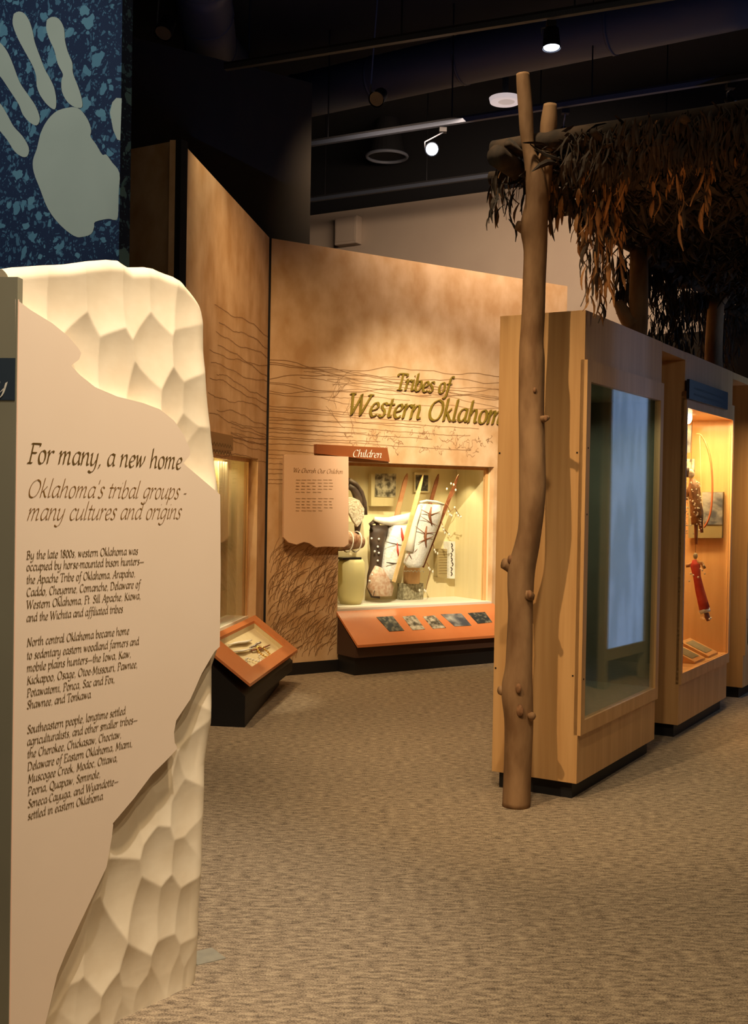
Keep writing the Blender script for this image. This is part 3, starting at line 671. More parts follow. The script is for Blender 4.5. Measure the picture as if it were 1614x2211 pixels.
slat(MB(), (600, 640), (715, 190), .024, .42, .46).build('slat', mat('pink_brown_wood', (.46, .20, .10), (.52, .25, .13), scale=(6, 6, 20)), cb2)
slat(MB(), (900, 620), (1018, 195), .020, .42, .48).build('slat', M_dslat, cb2, label='dark slat')
pouch(MB(), [(352, 690), (345, 760), (345, 860), (355, 960), (345, 1080), (322, 1180), (318, 1290), (360, 1390)], [(545, 690), (520, 790), (480, 900), (470, 1000), (455, 1100), (440, 1200), (440, 1300), (440, 1400)], .40, .06).build('dark_side', M_leather, cb2, smooth=True, label='dark leather side')
pouch(MB(), [(535, 690), (520, 790), (485, 900), (470, 1000), (455, 1100), (440, 1190)], [(735, 690), (715, 800), (690, 900), (655, 1010), (620, 1120), (595, 1240)], .37, .09).build('beaded_pouch', M_bead, cb2, smooth=True, label='white beaded pouch')
pouch(MB(), [(400, 1080), (345, 1180), (322, 1290), (375, 1375)], [(460, 1130), (560, 1240), (585, 1290), (560, 1370)], .34, .08).build('foot', mat('tan_bead', (.62, .50, .40), (.45, .25, .16), scale=(30, 30, 30)), cb2, smooth=True, label='tan beaded foot end')
b = MB(); P_ = [HC(*p, d=.35) for p in ((395, 640), (470, 660), (540, 665), (620, 650), (700, 640), (760, 600))]
b.tube([(x, .35, z+.01) for x, z in P_], [.02, .035, .04, .045, .05, .03], 10, flatten=(1, 1)); b.build('white_rim', M_white, cb2, smooth=True, label='bright white rim')
b = MB(); P_ = [HC(*p, d=.40) for p in ((350, 740), (345, 680), (375, 655), (410, 665), (420, 740), (430, 860))]
b.tube([(x, .38, z) for x, z in P_], .02, 8); b.build('hood_edge', M_leather, cb2, smooth=True)
b = MB(); pline(b, [(655, 715), (665, 800), (680, 880)], .013, .275); pline(b, [(615, 860), (620, 940), (628, 990)], .010, .275); b.build_each('red_stripe', M_redcloth, cb2, smooth=True, label='red cloth stripe')
b = MB()
pline(b, [(500, 850), (580, 870), (690, 890)], .006, .28); pline(b, [(470, 1210), (520, 1235), (590, 1240)], .006, .28); pline(b, [(510, 1050), (560, 1060), (620, 1060)], .008, .28)
pline(b, [(500, 800), (470, 960), (450, 1150), (420, 1250), (380, 1380)], .006, .30); b.build_each('brown_pattern', M_leather, cb2, smooth=True, label='dark stitched band')
b = MB(); random.seed(3)
for px, py in ((370, 820), (440, 825), (430, 900), (400, 945), (440, 960), (430, 1035), (375, 1170), (350, 1230)):
    A = HC(px, py, .32); b.ball((A[0], .325, A[1]), .011, 6, 4)
b.build_each('bead', M_bead, cb2, smooth=True)
# dangling ornaments on the right of the front cradleboard
orn = thing('bead_pendants', 'cluster of white bead pendants hanging right of the front cradleboard', 'beads')
b = MB()
for (px, py) in ((1110, 560), (1125, 590), (1140, 600), (1170, 520), (1190, 575), (1205, 600), (1230, 610), (1050, 705), (1065, 735), (1075, 765), (1115, 780), (975, 930), (985, 950), (1005, 965), (920, 1105), (930, 1120), (958, 1140), (880, 1320), (890, 1330), (830, 1320), (1095, 340), (1180, 350), (1160, 300), (1135, 290)):
    A = HC(px, py, .25); b.ball((A[0], .25, A[1]), (.009, .009, .013), 6, 5)
b.build_each('bead', M_white, orn, smooth=True)
b = MB()
for pts in (((1085, 470), (1130, 560), (1170, 520), (1225, 605)), ((1040, 640), (1060, 720), (1115, 780)), ((960, 860), (975, 930), (1005, 965)), ((900, 1050), (935, 1125), (890, 1320)), ((1090, 460), (1150, 410), (1190, 330), (1130, 280))):
    q_ = [HC(*p, d=.253) for p in pts]; b.tube([(x, .253, z) for x, z in q_], .003, 5)
b.build_each('thong', M_dslat, orn, smooth=True)
# stone-grey box and brown bag on the floor of the case
bx = thing('small_box', 'small grey box with mottled sides on the white case floor behind the cradleboards', 'box')
A = HC(655, 1410, .45); B_ = HC(850, 1410, .45)
MB().box(A[0], B_[0], .42, .52, .531, HC(700, 1255, .45)[1]).build('body', mat('mottled_grey', (.16, .14, .08), (.42, .38, .26), scale=(40, 40, 40)), bx, bevel=.004)
bg = thing('hide_bag', 'brown hide bag with bead fringe resting on the small grey box', 'bag')
zb = HC(700, 1255, .45)[1]
pouch(MB(), [(680, 1080), (672, 1150), (680, 1256)], [(830, 1085), (838, 1150), (832, 1256)], .45, .05).build('body', M_tan, bg, smooth=True)
b = MB()
for i in range(12):
    A = HC(690+i*17, 1135+6*sin(i*3), .38); b.ball((A[0], .39, A[1]), .007, 6, 4)
b.build_each('bead', M_bead, bg, smooth=True)

# ------------------------------------------------------------------ the row of free standing cases
CD, CH = .462, 2.435
def cabinet(x0, x1, label, wz0, wz1, glass_l, glass_r, inner, proud=.0):
    c = empty('display_cabinet', ROW.w(x0, 0, 0), ROW.rz, label, 'display case', 'tall wooden display cases in the right hand row')
    w = x1-x0; gl, gr = glass_l-x0, glass_r-x0; t = .02
    MB().box(0, t, 0, CD, .083, CH).build('end_panel', M_wood, c, bevel=.002)
    MB().box(w-t, w, 0, CD, .083, CH).build('end_panel', M_wood, c, bevel=.002)
    MB().box(t, w-t, CD-t, CD, .083, CH).build('back_panel', M_wood, c)
    MB().box(t, w-t, 0, CD-t, CH-t, CH).build('top_panel', M_wood, c)
    MB().box(t, w-t, 0, t, .083, wz0-.075).build('lower_panel', M_wood, c)
    MB().box(t, w-t, 0, t, wz1+.11, CH-t).build('upper_panel', M_wood, c)
    MB().box(t, w-t, t, CD-t, wz0-.02, wz0).build('case_floor', inner, c)
    MB().box(t, w-t, t, CD-t, wz1, wz1+.02).build('ceiling_panel', inner, c)
    mb = MB(); mb.box(t, t+.008, t+.002, CD-t, wz0, wz1); mb.box(w-t-.008, w-t, t+.002, CD-t, wz0, wz1); mb.box(t+.008, w-t-.008, CD-t-.008, CD-t, wz0, wz1); mb.build_each('lining', inner, c)
    d = MB(); y0 = -.016
    d.box(0, gl, y0, t, wz0-.07, wz1+.105); d.box(gr, w, y0, t, wz0-.07, wz1+.105); d.box(gl, gr, y0, t, wz0-.07, wz0); d.box(gl, gr, y0, t, wz1, wz1+.105)
    dr = d.build('door', M_wood, c)
    MB().box(gl, gr, -.004, .002, wz0, wz1).build('glass', M_glass, dr)
    MB().box(.03, w-.03, .035, CD-.03, 0, .083).build('toe_kick', M_toe, c)
    b = MB()
    for z in (.60, 1.42, 1.75): b.box(gl*.5-.003, gl*.5+.003, y0-.003, y0, z, z+.008)
    b.build_each('screw', M_metal, c)
    return c
M_olive = mat('olive_lining', (.20, .19, .13), (.23, .22, .15), rough=.7, scale=(4, 4, 4))
c1 = cabinet(0, 1.28, 'nearest tall wooden display case with dark reflecting glass, beside the log post', .395, 2.085, .055, 1.225, M_olive)
c2 = cabinet(1.77, 3.0, 'second tall wooden case, warmly lit inside, with a dark blue sign over its glass', .41, 2.085, 1.795, 2.965, M_wood)
c3 = cabinet(3.50, 4.75, 'third tall wooden case at the right edge of the picture', .40, 2.085, 3.56, 4.69, M_olive)
for a_, b_, w_ in ((1.28, 1.77, 'first and second'), (3.0, 3.50, 'second and third')):
    o = MB().box(a_+.002, b_-.002, .0, CD, CH-.05, CH-.002).build('bridge_board', M_wood); place(o, ROW); tag(o, 'wooden board bridging the gap at the top between the %s tall cases' % w_, 'board')
    o = MB().box(a_+.002, b_-.002, .42, .44, .0, CH-.052).build('gap_panel', M_wood); place(o, ROW); tag(o, 'recessed wooden panel closing the gap between the %s tall cases' % w_, 'panel')
# holes/screws on near end panel
b = MB()
for y, z in ((.45, 1.73), (.03, 1.73), (.45, .62), (.03, .62)): b.box(-.002, 0, y-.004, y+.004, z-.004, z+.004)
b.build_each('screw', M_metal, c1)
# dark blue sign of case 2
q = [ROW.hit(*p, y=-.035) for p in ((1488, 824), (1571, 850), (1570, 889), (1489, 868))]
z0 = min(q[2][1], q[3][1]); z1 = max(q[0][1], q[1][1])
s_ = empty('case_sign', ROW.w(0, 0, 0), ROW.rz, 'dark blue sign strip above the glass of the lit tall case', 'sign')
MB().box(q[0][0], q[1][0], -.035, -.017, 2.140, 2.262).build('board', M_navy, s_)
b = MB(); 
for r_ in range(2): ink(b, [(q[0][0]+.1+.75*j/40, 2.215-.04*r_+(.008 if j % 2 else -.008)) for j in range(41)], .004, -.036)
b.build('lettering', mat('dim_blue_print', (.05, .07, .12), rough=.5), s_, kind='stuff')

area(ROW.w(.7, .2, 2.06), ROW.w(.7, .2, 1.0), 3.2, .9, .2, (.85, 1, .8), 160)  # greenish fill added to brighten the first case, which has no lamp
# --- lit case contents (plane x = const, seen end-on)
def HX(px, py, x): return ROW.hitx(px, py, x)
def XC(x, y): return (1420+x/2.835, 780+y/2.835)
XW = 2.97-.03
area(ROW.w(2.55, .10, 2.06), ROW.w(2.75, .16, 1.2), 34, .6, .12, (1, .66, .30), 160)
area(ROW.w(2.2, .10, 2.06), ROW.w(2.3, .16, .5), 5, .5, .12, (1, .70, .35), 160)
lp = empty('case_lamp', ROW.w(0, 0, 0), ROW.rz, 'bright round lamp at the top left inside the lit tall case', 'lamp')
A = HX(*XC(182, 345), 2.35); b = MB(); b.ball((2.35, A[0], A[1]), (.03, .03, .045), 12, 8); b.build('bulb', M_bulbw, lp, smooth=True)
b = MB(); b.tube([(2.35, A[0], A[1]+.04), (2.35, A[0], 2.085)], .015, 10); b.build('holder', M_metal, lp, smooth=True)
# photo on end wall
def xplate(pts, x0, x1):
    q_ = [HX(*XC(*p), x0) for p in pts]; n = len(q_)
    return MB().add([(x0, y, z) for y, z in q_]+[(x1, y, z) for y, z in q_], [tuple(range(n)), tuple(range(2*n-1, n-1, -1))]+[(i, i+n, (i+1) % n+n, (i+1) % n) for i in range(n)])
ph = empty('mounted_photograph', ROW.w(0, 0, 0), ROW.rz, 'photograph of standing figures on the end wall of the lit tall case, behind the bow', 'photograph')
xplate([(185, 800), (398, 800), (390, 1082), (185, 1082)], XW-.02, XW+.018).build('mount', mat('olive_mount', (.25, .20, .09), rough=.6), ph)
xplate([(270, 802), (396, 802), (392, 1000), (270, 1000)], XW-.026, XW-.0205).build('print', M_photob, ph)
ph = empty('mounted_photograph', ROW.w(0, 0, 0), ROW.rz, 'tall greyish photograph high on the left behind the lamp in the lit tall case', 'photograph')
xplate([(160, 390), (205, 390), (195, 560), (160, 560)], XW-.12, XW-.10).build('print', M_photob, ph)
ph = empty('mounted_photograph', ROW.w(0, 0, 0), ROW.rz, 'small brown photograph above the doll in the lit tall case', 'photograph')
xplate([(175, 598), (222, 598), (220, 700), (175, 700)], XW-.12, XW-.10).build('print', M_photo, ph)
# bow
bw = empty('bow', ROW.w(0, 0, 0), ROW.rz, 'slender curved red brown wooden bow in the lit tall case', 'bow')
xb = 2.75; P_ = crom([HX(*XC(*p), xb) for p in ((232, 448), (262, 450), (295, 510), (320, 600), (330, 700), (332, 800), (325, 900), (308, 970), (280, 1020))], 4)
MB().tube([(xb, y, z) for y, z in P_], [.004]+[.007]*(len(P_)-2)+[.004], 7).build('limb', mat('bow_wood', (.42, .12, .04), rough=.4), bw, smooth=True)
MB().tube([(xb, *HX(*XC(255, 455), xb)), (xb, *HX(*XC(262, 740), xb)), (xb, *HX(*XC(280, 1020), xb))], .0015, 5).build('string', M_slatw, bw)
# upper doll
def col(name, lab, cat): return empty(name, ROW.w(0, 0, 0), ROW.rz, lab, cat)
d1 = col('beaded_doll', 'brown hide doll covered in white beads hanging beside the bow in the lit tall case', 'doll'); xd = 2.45
def xb_(b, x, y, r_, dx=0): A = HX(*XC(x, y), xd); b.ball((xd+dx, A[0], A[1]), r_, 10, 7); return b
def xt(b, pts, r_, seg=8, dx=0): b.tube([(xd+dx, *HX(*XC(*p), xd)) for p in pts], r_, seg, wob=.05); return b
xb_(MB(), 200, 690, (.024, .024, .034)).build('head', mat('pale_head', (.62, .56, .42), (.35, .25, .15), scale=(40, 40, 40)), d1, smooth=True)
b = MB(); xb_(b, 183, 680, (.02, .016, .036), -.01); b.build('hair', M_leather, d1, smooth=True)
b = MB(); xt(b, [(210, 720), (218, 780), (228, 860), (238, 930), (240, 1000)], [.020, .042, .040, .046, .040]); b.build('body', mat('dark_hide', (.16, .07, .03), (.34, .18, .08), scale=(40, 40, 40)), d1, smooth=True)
b = MB(); xt(b, [(225, 740), (245, 760), (252, 830)], [.014, .014, .009]); xt(b, [(200, 740), (178, 790), (172, 850)], [.014, .014, .010]); b.build_each('arm', M_tan, d1, smooth=True)
b = MB(); xt(b, [(232, 990), (232, 1050), (232, 1120)], [.014, .012, .009]); xt(b, [(250, 950), (262, 1010), (268, 1050)], [.016, .014, .010]); b.build_each('leg', M_dslat, d1, smooth=True)
b = MB(); random.seed(8)
for i in range(70):
    x = random.uniform(165, 262); y = random.uniform(735, 1060)
    if random.random() < .5: x = random.choice([166, 172, 178, 240, 250, 262])+random.uniform(-4, 4)
    A = HX(*XC(x, y), xd-.05); b.ball((xd-.05, A[0], A[1]), random.uniform(.003, .007), 6, 4)
b.build('bead_trim', M_white, d1, smooth=True, label='white beads', kind='stuff')
b = MB(); b.tube([(xd, *HX(*XC(202, 660), xd)), (xd, HX(*XC(202, 660), xd)[0], 2.084)], .0012, 4); b.build('hanging_thread', M_metal, d1)
# lower red doll
d2 = col('red_doll', 'red dressed doll with beaded hem, hanging lower in the lit tall case', 'doll')
xb_(MB(), 228, 1192, (.016, .016, .022)).build('head', mat('grey_head', (.30, .28, .18), (.60, .55, .42), scale=(60, 60, 60)), d2, smooth=True)
b = MB(); xt(b, [(222, 1215), (228, 1250), (238, 1320), (255, 1400), (272, 1470), (285, 1520)], [.014, .034, .026, .030, .034, .037], 14); b.build('dress', M_redcloth, d2, smooth=True)
b = MB(); xt(b, [(240, 1230), (268, 1235), (285, 1270)], [.014, .013, .010]); xt(b, [(212, 1235), (190, 1250), (172, 1252)], [.013, .013, .013]); b.build_each('sleeve', mat('brown_gold', (.35, .14, .05), (.7, .5, .25), scale=(40, 40, 40)), d2, smooth=True)
b = MB(); xt(b, [(282, 1518), (290, 1540)], [.039, .034], 14); b.build('hem', M_bead, d2, smooth=True, label='white beaded hem')
b = MB(); xt(b, [(295, 1540), (300, 1565), (308, 1590)], [.016, .018, .012]); b.build('foot', M_dslat, d2, smooth=True)
b = MB()
for (x, y) in ((200, 1300), (190, 1345), (260, 1270), (285, 1300), (270, 1280), (215, 1310), (245, 1322), (280, 1250), (322, 1572), (315, 1578), (150, 1465), (152, 1480)):
    A = HX(*XC(x, y), xd-.05); b.ball((xd-.05, A[0], A[1]), .007, 6, 4)
b.build('bead_trim', M_white, d2, smooth=True, label='white beads', kind='stuff')
b = MB(); b.tube([(xd, *HX(*XC(228, 1178), xd)), (xd, HX(*XC(228, 1178), xd)[0], 1.40)], .0012, 4); b.build('hanging_thread', M_metal, d2)
# caption block on the case floor
for i, (x_, lab) in enumerate(((2.25, 'grey caption card on the floor of the lit tall case, nearer one'), (2.6, 'grey caption card on the floor of the lit tall case, farther one'))):
    cc = empty('caption_card', ROW.w(x_, .03, .41), ROW.rz, lab, 'sign')
    MB().add([(0, 0, 0), (.26, 0, 0), (.26, .2, 0), (0, .2, 0), (0, 0, .015), (.26, 0, .015), (.26, .2, .10), (0, .2, .10)], [(3, 2, 1, 0), (4, 5, 6, 7), (0, 1, 5, 4), (1, 2, 6, 5), (2, 3, 7, 6), (3, 0, 4, 7)]).build('block', M_wood, cc)
    MB().add([(.04, .03, .0295), (.22, .03, .0295), (.22, .17, .089), (.04, .17, .089), (.04, .03, .031), (.22, .03, .031), (.22, .17, .0905), (.04, .17, .0905)], [(3, 2, 1, 0), (4, 5, 6, 7), (0, 1, 5, 4), (1, 2, 6, 5), (2, 3, 7, 6), (3, 0, 4, 7)]).build('card', mat('grey_card', (.20, .18, .11), (.28, .26, .17), scale=(30, 30, 30)), cc)
# ------------------------------------------------------------------ backlit blue banner across the aisle (seen mirrored in the first case's glass)
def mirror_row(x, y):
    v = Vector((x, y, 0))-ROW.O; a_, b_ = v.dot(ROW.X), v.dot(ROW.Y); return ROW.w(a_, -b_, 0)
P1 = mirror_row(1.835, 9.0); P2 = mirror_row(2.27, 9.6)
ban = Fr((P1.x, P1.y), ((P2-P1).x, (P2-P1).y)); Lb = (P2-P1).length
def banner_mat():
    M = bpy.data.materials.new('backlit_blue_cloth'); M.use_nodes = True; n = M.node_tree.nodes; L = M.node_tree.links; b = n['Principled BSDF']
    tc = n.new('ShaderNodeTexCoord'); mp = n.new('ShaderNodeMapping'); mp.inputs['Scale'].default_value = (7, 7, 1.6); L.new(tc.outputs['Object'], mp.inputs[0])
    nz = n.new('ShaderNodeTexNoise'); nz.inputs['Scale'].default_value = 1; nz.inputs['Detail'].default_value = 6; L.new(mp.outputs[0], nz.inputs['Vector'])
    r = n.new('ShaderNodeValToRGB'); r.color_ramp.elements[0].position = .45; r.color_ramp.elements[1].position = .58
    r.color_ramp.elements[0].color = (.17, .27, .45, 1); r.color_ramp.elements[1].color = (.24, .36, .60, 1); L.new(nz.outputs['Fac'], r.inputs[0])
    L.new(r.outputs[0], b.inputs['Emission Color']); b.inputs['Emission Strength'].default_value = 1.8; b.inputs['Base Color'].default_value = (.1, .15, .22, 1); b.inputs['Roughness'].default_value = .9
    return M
bn = empty('blue_banner', ban.w(0, 0, 0), ban.rz, 'tall backlit pale blue banner across the aisle, mirrored in the dark case glass', 'banner')
MB().box(0, Lb, 0, .02, .31, 4.2).build('cloth', banner_mat(), bn)
mb = MB(); mb.box(-.06, 0, -.02, .04, 0, 4.2); mb.box(Lb, Lb+.06, -.02, .04, 0, 4.2); mb.box(0, Lb, -.02, .04, .22, .31); mb.build('frame', M_grey, bn)

# ------------------------------------------------------------------ log posts and brush arbor
PXM = 2450/T0.y
arb = empty('brush_arbor', TR.w(0, 0, 0), TR.rz, 'brush arbor of forked peeled logs roofed with hanging dry brown leaves over the case row', 'arbor')
def tp(px, py, y=0): x, z = TR.hit(px, py, y); return Vector((x, y, z))
prof = [(1114, 1742, 62), (1116, 1680, 61), (1119, 1600, 62), (1119, 1550, 64), (1115, 1490, 68), (1119, 1440, 58), (1122, 1368, 54), (1124, 1310, 52), (1124, 1265, 56), (1126, 1225, 58), (1136, 1180, 54), (1143, 1142, 52), (1147, 1100, 55), (1149, 1051, 58), (1148, 961, 56), (1147, 900, 55), (1147, 870, 54), (1148, 780, 54), (1147, 740, 50), (1150, 680, 49), (1152, 608, 49), (1155, 540, 51), (1153, 490, 60), (1159, 437, 51), (1157, 400, 47), (1150, 360, 36), (1141, 323, 27), (1136, 280, 29), (1134, 240, 30), (1130, 190, 30), (1128, 160, 28)]
base_z = tp(1114, 1742).z
def log(path, rad, seg=20, wob=.03, seed=0):
    """organic log: smooth path, uneven rings"""
    random.seed(seed); b = MB(); P = crom([tuple(p)+(r_,) for p, r_ in zip(path, rad)], 4)
    n = len(P); vs_ = []; ph = [random.uniform(0, 6) for _ in range(4)]
    for i, p in enumerate(P):
        a = Vector(P[max(i-1, 0)][:3]); c = Vector(P[min(i+1, n-1)][:3]); d = (c-a).normalized()
        ref = Vector((0, 0, 1)) if abs(d.z) < .8 else Vector((1, 0, 0)); u = d.cross(ref).normalized(); v = u.cross(d); s_ = i*.15
        for k in range(seg):
            t_ = 2*pi*k/seg; r_ = p[3]*(1+wob*sin(2*t_+ph[0]+s_)+wob*.7*sin(3*t_+ph[1]-s_*1.3)+wob*.5*sin(5*t_+s_*2.1+ph[2]))
            vs_.append(Vector(p[:3])+u*cos(t_)*r_+v*sin(t_)*r_)
    fs_ = [(i*seg+k, i*seg+(k+1) % seg, (i+1)*seg+(k+1) % seg, (i+1)*seg+k) for i in range(n-1) for k in range(seg)]
    fs_ += [tuple(range(seg-1, -1, -1)), tuple(range((n-1)*seg, n*seg))]
    b.add(vs_, fs_); return b
pp = [tp(x, y) for x, y, w in prof]; pp[0].z = 0.0
post = log(pp, [w/2/PXM for x, y, w in prof], 22, .025, 4)
lg = log([tp(1165, 430, .03), tp(1172, 380, .05), tp(1180, 320, .07), tp(1185, 265, .08), tp(1187, 225, .08)], [.05, .045, .038, .04, .03], 14, .05, 9)
post.add(lg.v, lg.f)
for (px, py, dx, dz, r_, L_) in ((1132, 492, -1, .35, .024, .045), (1170, 905, 1, .1, .016, .06), (1102, 1222, -1, .5, .028, .045), (1140, 1285, .5, .1, .026, .03), (1092, 1492, -1, .3, .024, .035), (1145, 1547, 1, .5, .02, .03), (1152, 868, .3, .5, .018, .02)):
    a = tp(px, py, -.01); L_ *= .62; e = a+Vector((dx*L_, -.03, dz*L_)); lg = log([a-Vector((dx*.04, -.02, dz*.03)), a, e], [r_*1.7, r_*1.2, r_*.85], 10, .08, int(px)); post.add(lg.v, lg.f)
post = post.build('post', M_bark, arb, smooth=True, label='tall forked front post with knots')
b = MB()
for (px, py, r_, yy) in ((1117, 1487, .022, -.085), (1120, 1535, .028, -.078), (1152, 842, .012, -.062), (1176, 903, .014, -.055), (1099, 1208, .02, -.055), (1141, 1283, .018, -.065)):
    a = tp(px, py, yy); b.ball((a[0], a[1]+.010, a[2]), (r_*.7, .008, r_*1.1), 12, 8)
b.build_each('knot', M_knot, post, smooth=True, label='dark knot')
# further posts standing in the gaps between the cases; same local frame as the arbor
def loc_row(x, y, z):                 # ROW coordinates -> arbor local
    P = ROW.w(x, y, z)-TR.O; return Vector((P.dot(TR.X), P.dot(TR.Y), z))
def post_at(x, y, ht, r_, seed, fork):
    random.seed(seed)
    P = [loc_row(x, y, 0)]+[loc_row(x+random.uniform(-.02, .02), y+random.uniform(-.02, .02), z) for z in (.8, 1.6, 2.3, 2.6)]+[loc_row(x, y, ht)]
    b = log(P, [r_*1.1, r_, r_, r_, r_*1.05, r_*.95], 16, .04, seed)
    f1 = log([loc_row(x, y, ht-.06), loc_row(x+.02, y+.05, ht+.12), loc_row(x+.02, y+.08, ht+.35)], [r_*.85, r_*.6, r_*.55], 12, .05, seed+1)
    f2 = log([loc_row(x, y, ht-.06), loc_row(x+.05, y-.10, ht+.10), loc_row(x+.1, y-.17, ht+.22)], [r_*.85, r_*.6, r_*.5], 12, .05, seed+2)
    b.add(f1.v, f1.f); b.add(f2.v, f2.f)
    if fork:
        kx = log([loc_row(x, y+.02, fork-.14), loc_row(x-.0, y+.09, fork-.05), loc_row(x, y+.13, fork+.02)], [r_*1.1, r_*.75, r_*.5], 12, .05, seed+3); b.add(kx.v, kx.f)
    return b.build('post', M_bark, arb, smooth=True)
def row_from_px(px, y):
    return ROW.hit(px, 900, y)[0]
x2 = row_from_px(1372, .24); x3 = row_from_px(1548, .24); print('post x', x2, x3)
x2 = min(max(x2, 1.37), 1.68); x3 = min(max(x3, 3.08), 3.42)
post_at(x2, .24, 3.05, .058, 21, 2.72); post_at(x3, .24, 3.05, .066, 31, None)
post_at(-.25, -2.9, 3.05, .06, 41, None); post_at(3.3, -2.9, 3.05, .06, 51, None)
ZR = 3.10
M_beam = mat('darkened_beam_log', (.030, .020, .013), (.075, .045, .026), rough=.9, scale=(12, 12, 12), bump=.3)  # log colour darkened to keep beams dim though lamps reach them
def beam(p, q_, r_, seed, name='beam'):
    random.seed(seed); p, q_ = Vector(p), Vector(q_); n = 7
    P = [p.lerp(q_, i/n)+Vector((random.uniform(-.015, .015), random.uniform(-.015, .015), random.uniform(-.015, .015))) for i in range(n+1)]
    return log(P, [r_*random.uniform(.92, 1.08) for _ in P], 14, .04, seed).build(name, M_beam, arb, smooth=True)
a = tp(1062, 328, .06); beam((a.x, .07, a.z), (a.x+3.6, .07, a.z+.03), .048, 61)
beam(loc_row(-.45, .30, ZR), loc_row(4.9, .30, ZR), .045, 62); beam(loc_row(-.45, -2.9, ZR), loc_row(4.9, -2.9, ZR), .045, 63)
a = tp(1052, 385, .15); beam((a.x, .16, a.z), (a.x+3.4, .16, a.z+.03), .035, 70)
for i, xx in enumerate((.75, 1.55, 2.4, 3.3, 4.1, 4.8)): beam(loc_row(xx, .5, ZR+.04), loc_row(xx, -3.2, ZR+.04), .035, 64+i)
for i in range(9): beam(loc_row(-.4, .25-.42*i, ZR+.07), loc_row(5.0, .25-.42*i+.05, ZR+.07), .018, 80+i, 'branch')
# leaves
def leafmesh(name, L_, w, mtl, bend=.2):
    n = 4; vs_ = []; fs_ = []
    for i in range(n+1):
        t_ = i/n; hw = w*sin(pi*min(1, t_*.93+.06))**.8*.5; zc = -L_*t_; yc = bend*L_*sin(pi*t_)*.5; xc = bend*.5*L_*sin(pi*t_*.8)
        vs_ += [(xc-hw, yc, zc), (xc, yc+.004, zc), (xc+hw, yc, zc)]
    for i in range(n): o_ = i*3; fs_ += [(o_, o_+3, o_+4, o_+1), (o_+1, o_+4, o_+5, o_+2)]
    me = bpy.data.meshes.new(name); me.from_pydata(vs_, [], fs_); me.materials.append(mtl); return me
LM = [leafmesh('leaf', .105, .022, M_leaf, .2), leafmesh('leaf', .12, .018, M_leaf, -.25), leafmesh('leaf', .09, .024, M_leaf, .1), leafmesh('leaf', .11, .018, M_leaf2, .3), leafmesh('leaf', .12, .016, M_leaf2, -.1)]
random.seed(77)
strands = []                         # top point (local), length, density
def strand_px(px, ytop, ybot, y, dark=.3):
    a = tp(px, ytop, y); b_ = tp(px, ybot, y); strands.append((a, a.z-b_.z, dark))
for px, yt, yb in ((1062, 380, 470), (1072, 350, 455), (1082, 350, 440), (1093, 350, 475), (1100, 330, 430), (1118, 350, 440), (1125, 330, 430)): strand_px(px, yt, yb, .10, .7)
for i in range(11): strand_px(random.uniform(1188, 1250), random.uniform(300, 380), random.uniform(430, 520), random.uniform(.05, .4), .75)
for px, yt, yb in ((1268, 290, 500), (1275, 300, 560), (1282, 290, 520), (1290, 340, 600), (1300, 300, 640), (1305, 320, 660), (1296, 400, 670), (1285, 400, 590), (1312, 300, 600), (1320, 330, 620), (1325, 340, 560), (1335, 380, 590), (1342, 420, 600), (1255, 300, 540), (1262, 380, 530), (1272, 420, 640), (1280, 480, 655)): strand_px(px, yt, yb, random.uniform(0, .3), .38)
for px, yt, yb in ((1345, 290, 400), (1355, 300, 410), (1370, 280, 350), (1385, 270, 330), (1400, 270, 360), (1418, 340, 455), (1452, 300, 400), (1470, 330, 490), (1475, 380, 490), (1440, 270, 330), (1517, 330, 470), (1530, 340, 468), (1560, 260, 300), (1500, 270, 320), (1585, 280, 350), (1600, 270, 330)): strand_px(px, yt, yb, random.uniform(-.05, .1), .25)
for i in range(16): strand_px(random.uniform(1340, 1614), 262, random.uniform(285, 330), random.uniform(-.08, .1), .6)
leaf_specs = []
for a, ln, dk_ in strands:
    z = 0; side = 1
    while z < ln:
        leaf_specs.append((a+Vector((random.uniform(-.015, .015), random.uniform(-.03, .03), -z)), dk_)); z += random.uniform(.028, .05)
random.shuffle(leaf_specs)
b = MB()
for a, ln, dk_ in strands:
    if ln > .05: b.tube([a, a+Vector((random.uniform(-.02, .02), 0, -ln*.5)), a+Vector((random.uniform(-.02, .02), 0, -ln))], [.003, .002, .001], 4)
b.build('hanging_twigs', M_twig, arb, kind='stuff')
def leaf_rot(hang=True):
    if hang: return Matrix.Rotation(random.uniform(0, 6.28), 4, 'Z') @ Matrix.Rotation(random.uniform(.05, .5), 4, 'X')
    return Matrix.Rotation(random.uniform(0, 6.28), 4, 'Z') @ Matrix.Rotation(random.uniform(.6, 2.2), 4, 'X') @ Matrix.Rotation(random.uniform(0, 6), 4, 'Z')
rest = []
for i, (p, dk_) in enumerate(leaf_specs):
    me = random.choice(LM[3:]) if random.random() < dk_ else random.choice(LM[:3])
    Mx = Matrix.Translation(p) @ leaf_rot() @ Matrix.Scale(random.uniform(.75, 1.2), 4)
    if i < 300:
        o = bpy.data.objects.new('leaf', me); COL.objects.link(o); o.parent = arb; o.matrix_local = Mx
    else: rest.append((me, Mx))
def join_leaves(items, name, mtl):
    V = []; Fc = []
    cache = {}
    for me, Mx in items:
        if me.name not in cache: cache[me.name] = ([v.co.copy() for v in me.vertices], [tuple(p.vertices) for p in me.polygons])
        vv, ff = cache[me.name]; k = len(V); V += [tuple(Mx @ v) for v in vv]; Fc += [tuple(i+k for i in f) for f in ff]
    me = bpy.data.meshes.new(name); me.from_pydata(V, [], Fc); me.materials.append(mtl)
    o = bpy.data.objects.new(name, me); COL.objects.link(o); o.parent = arb; o['kind'] = 'stuff'; return o
join_leaves([r for r in rest if r[0] in LM[:3]], 'leaf_clusters', M_leaf)
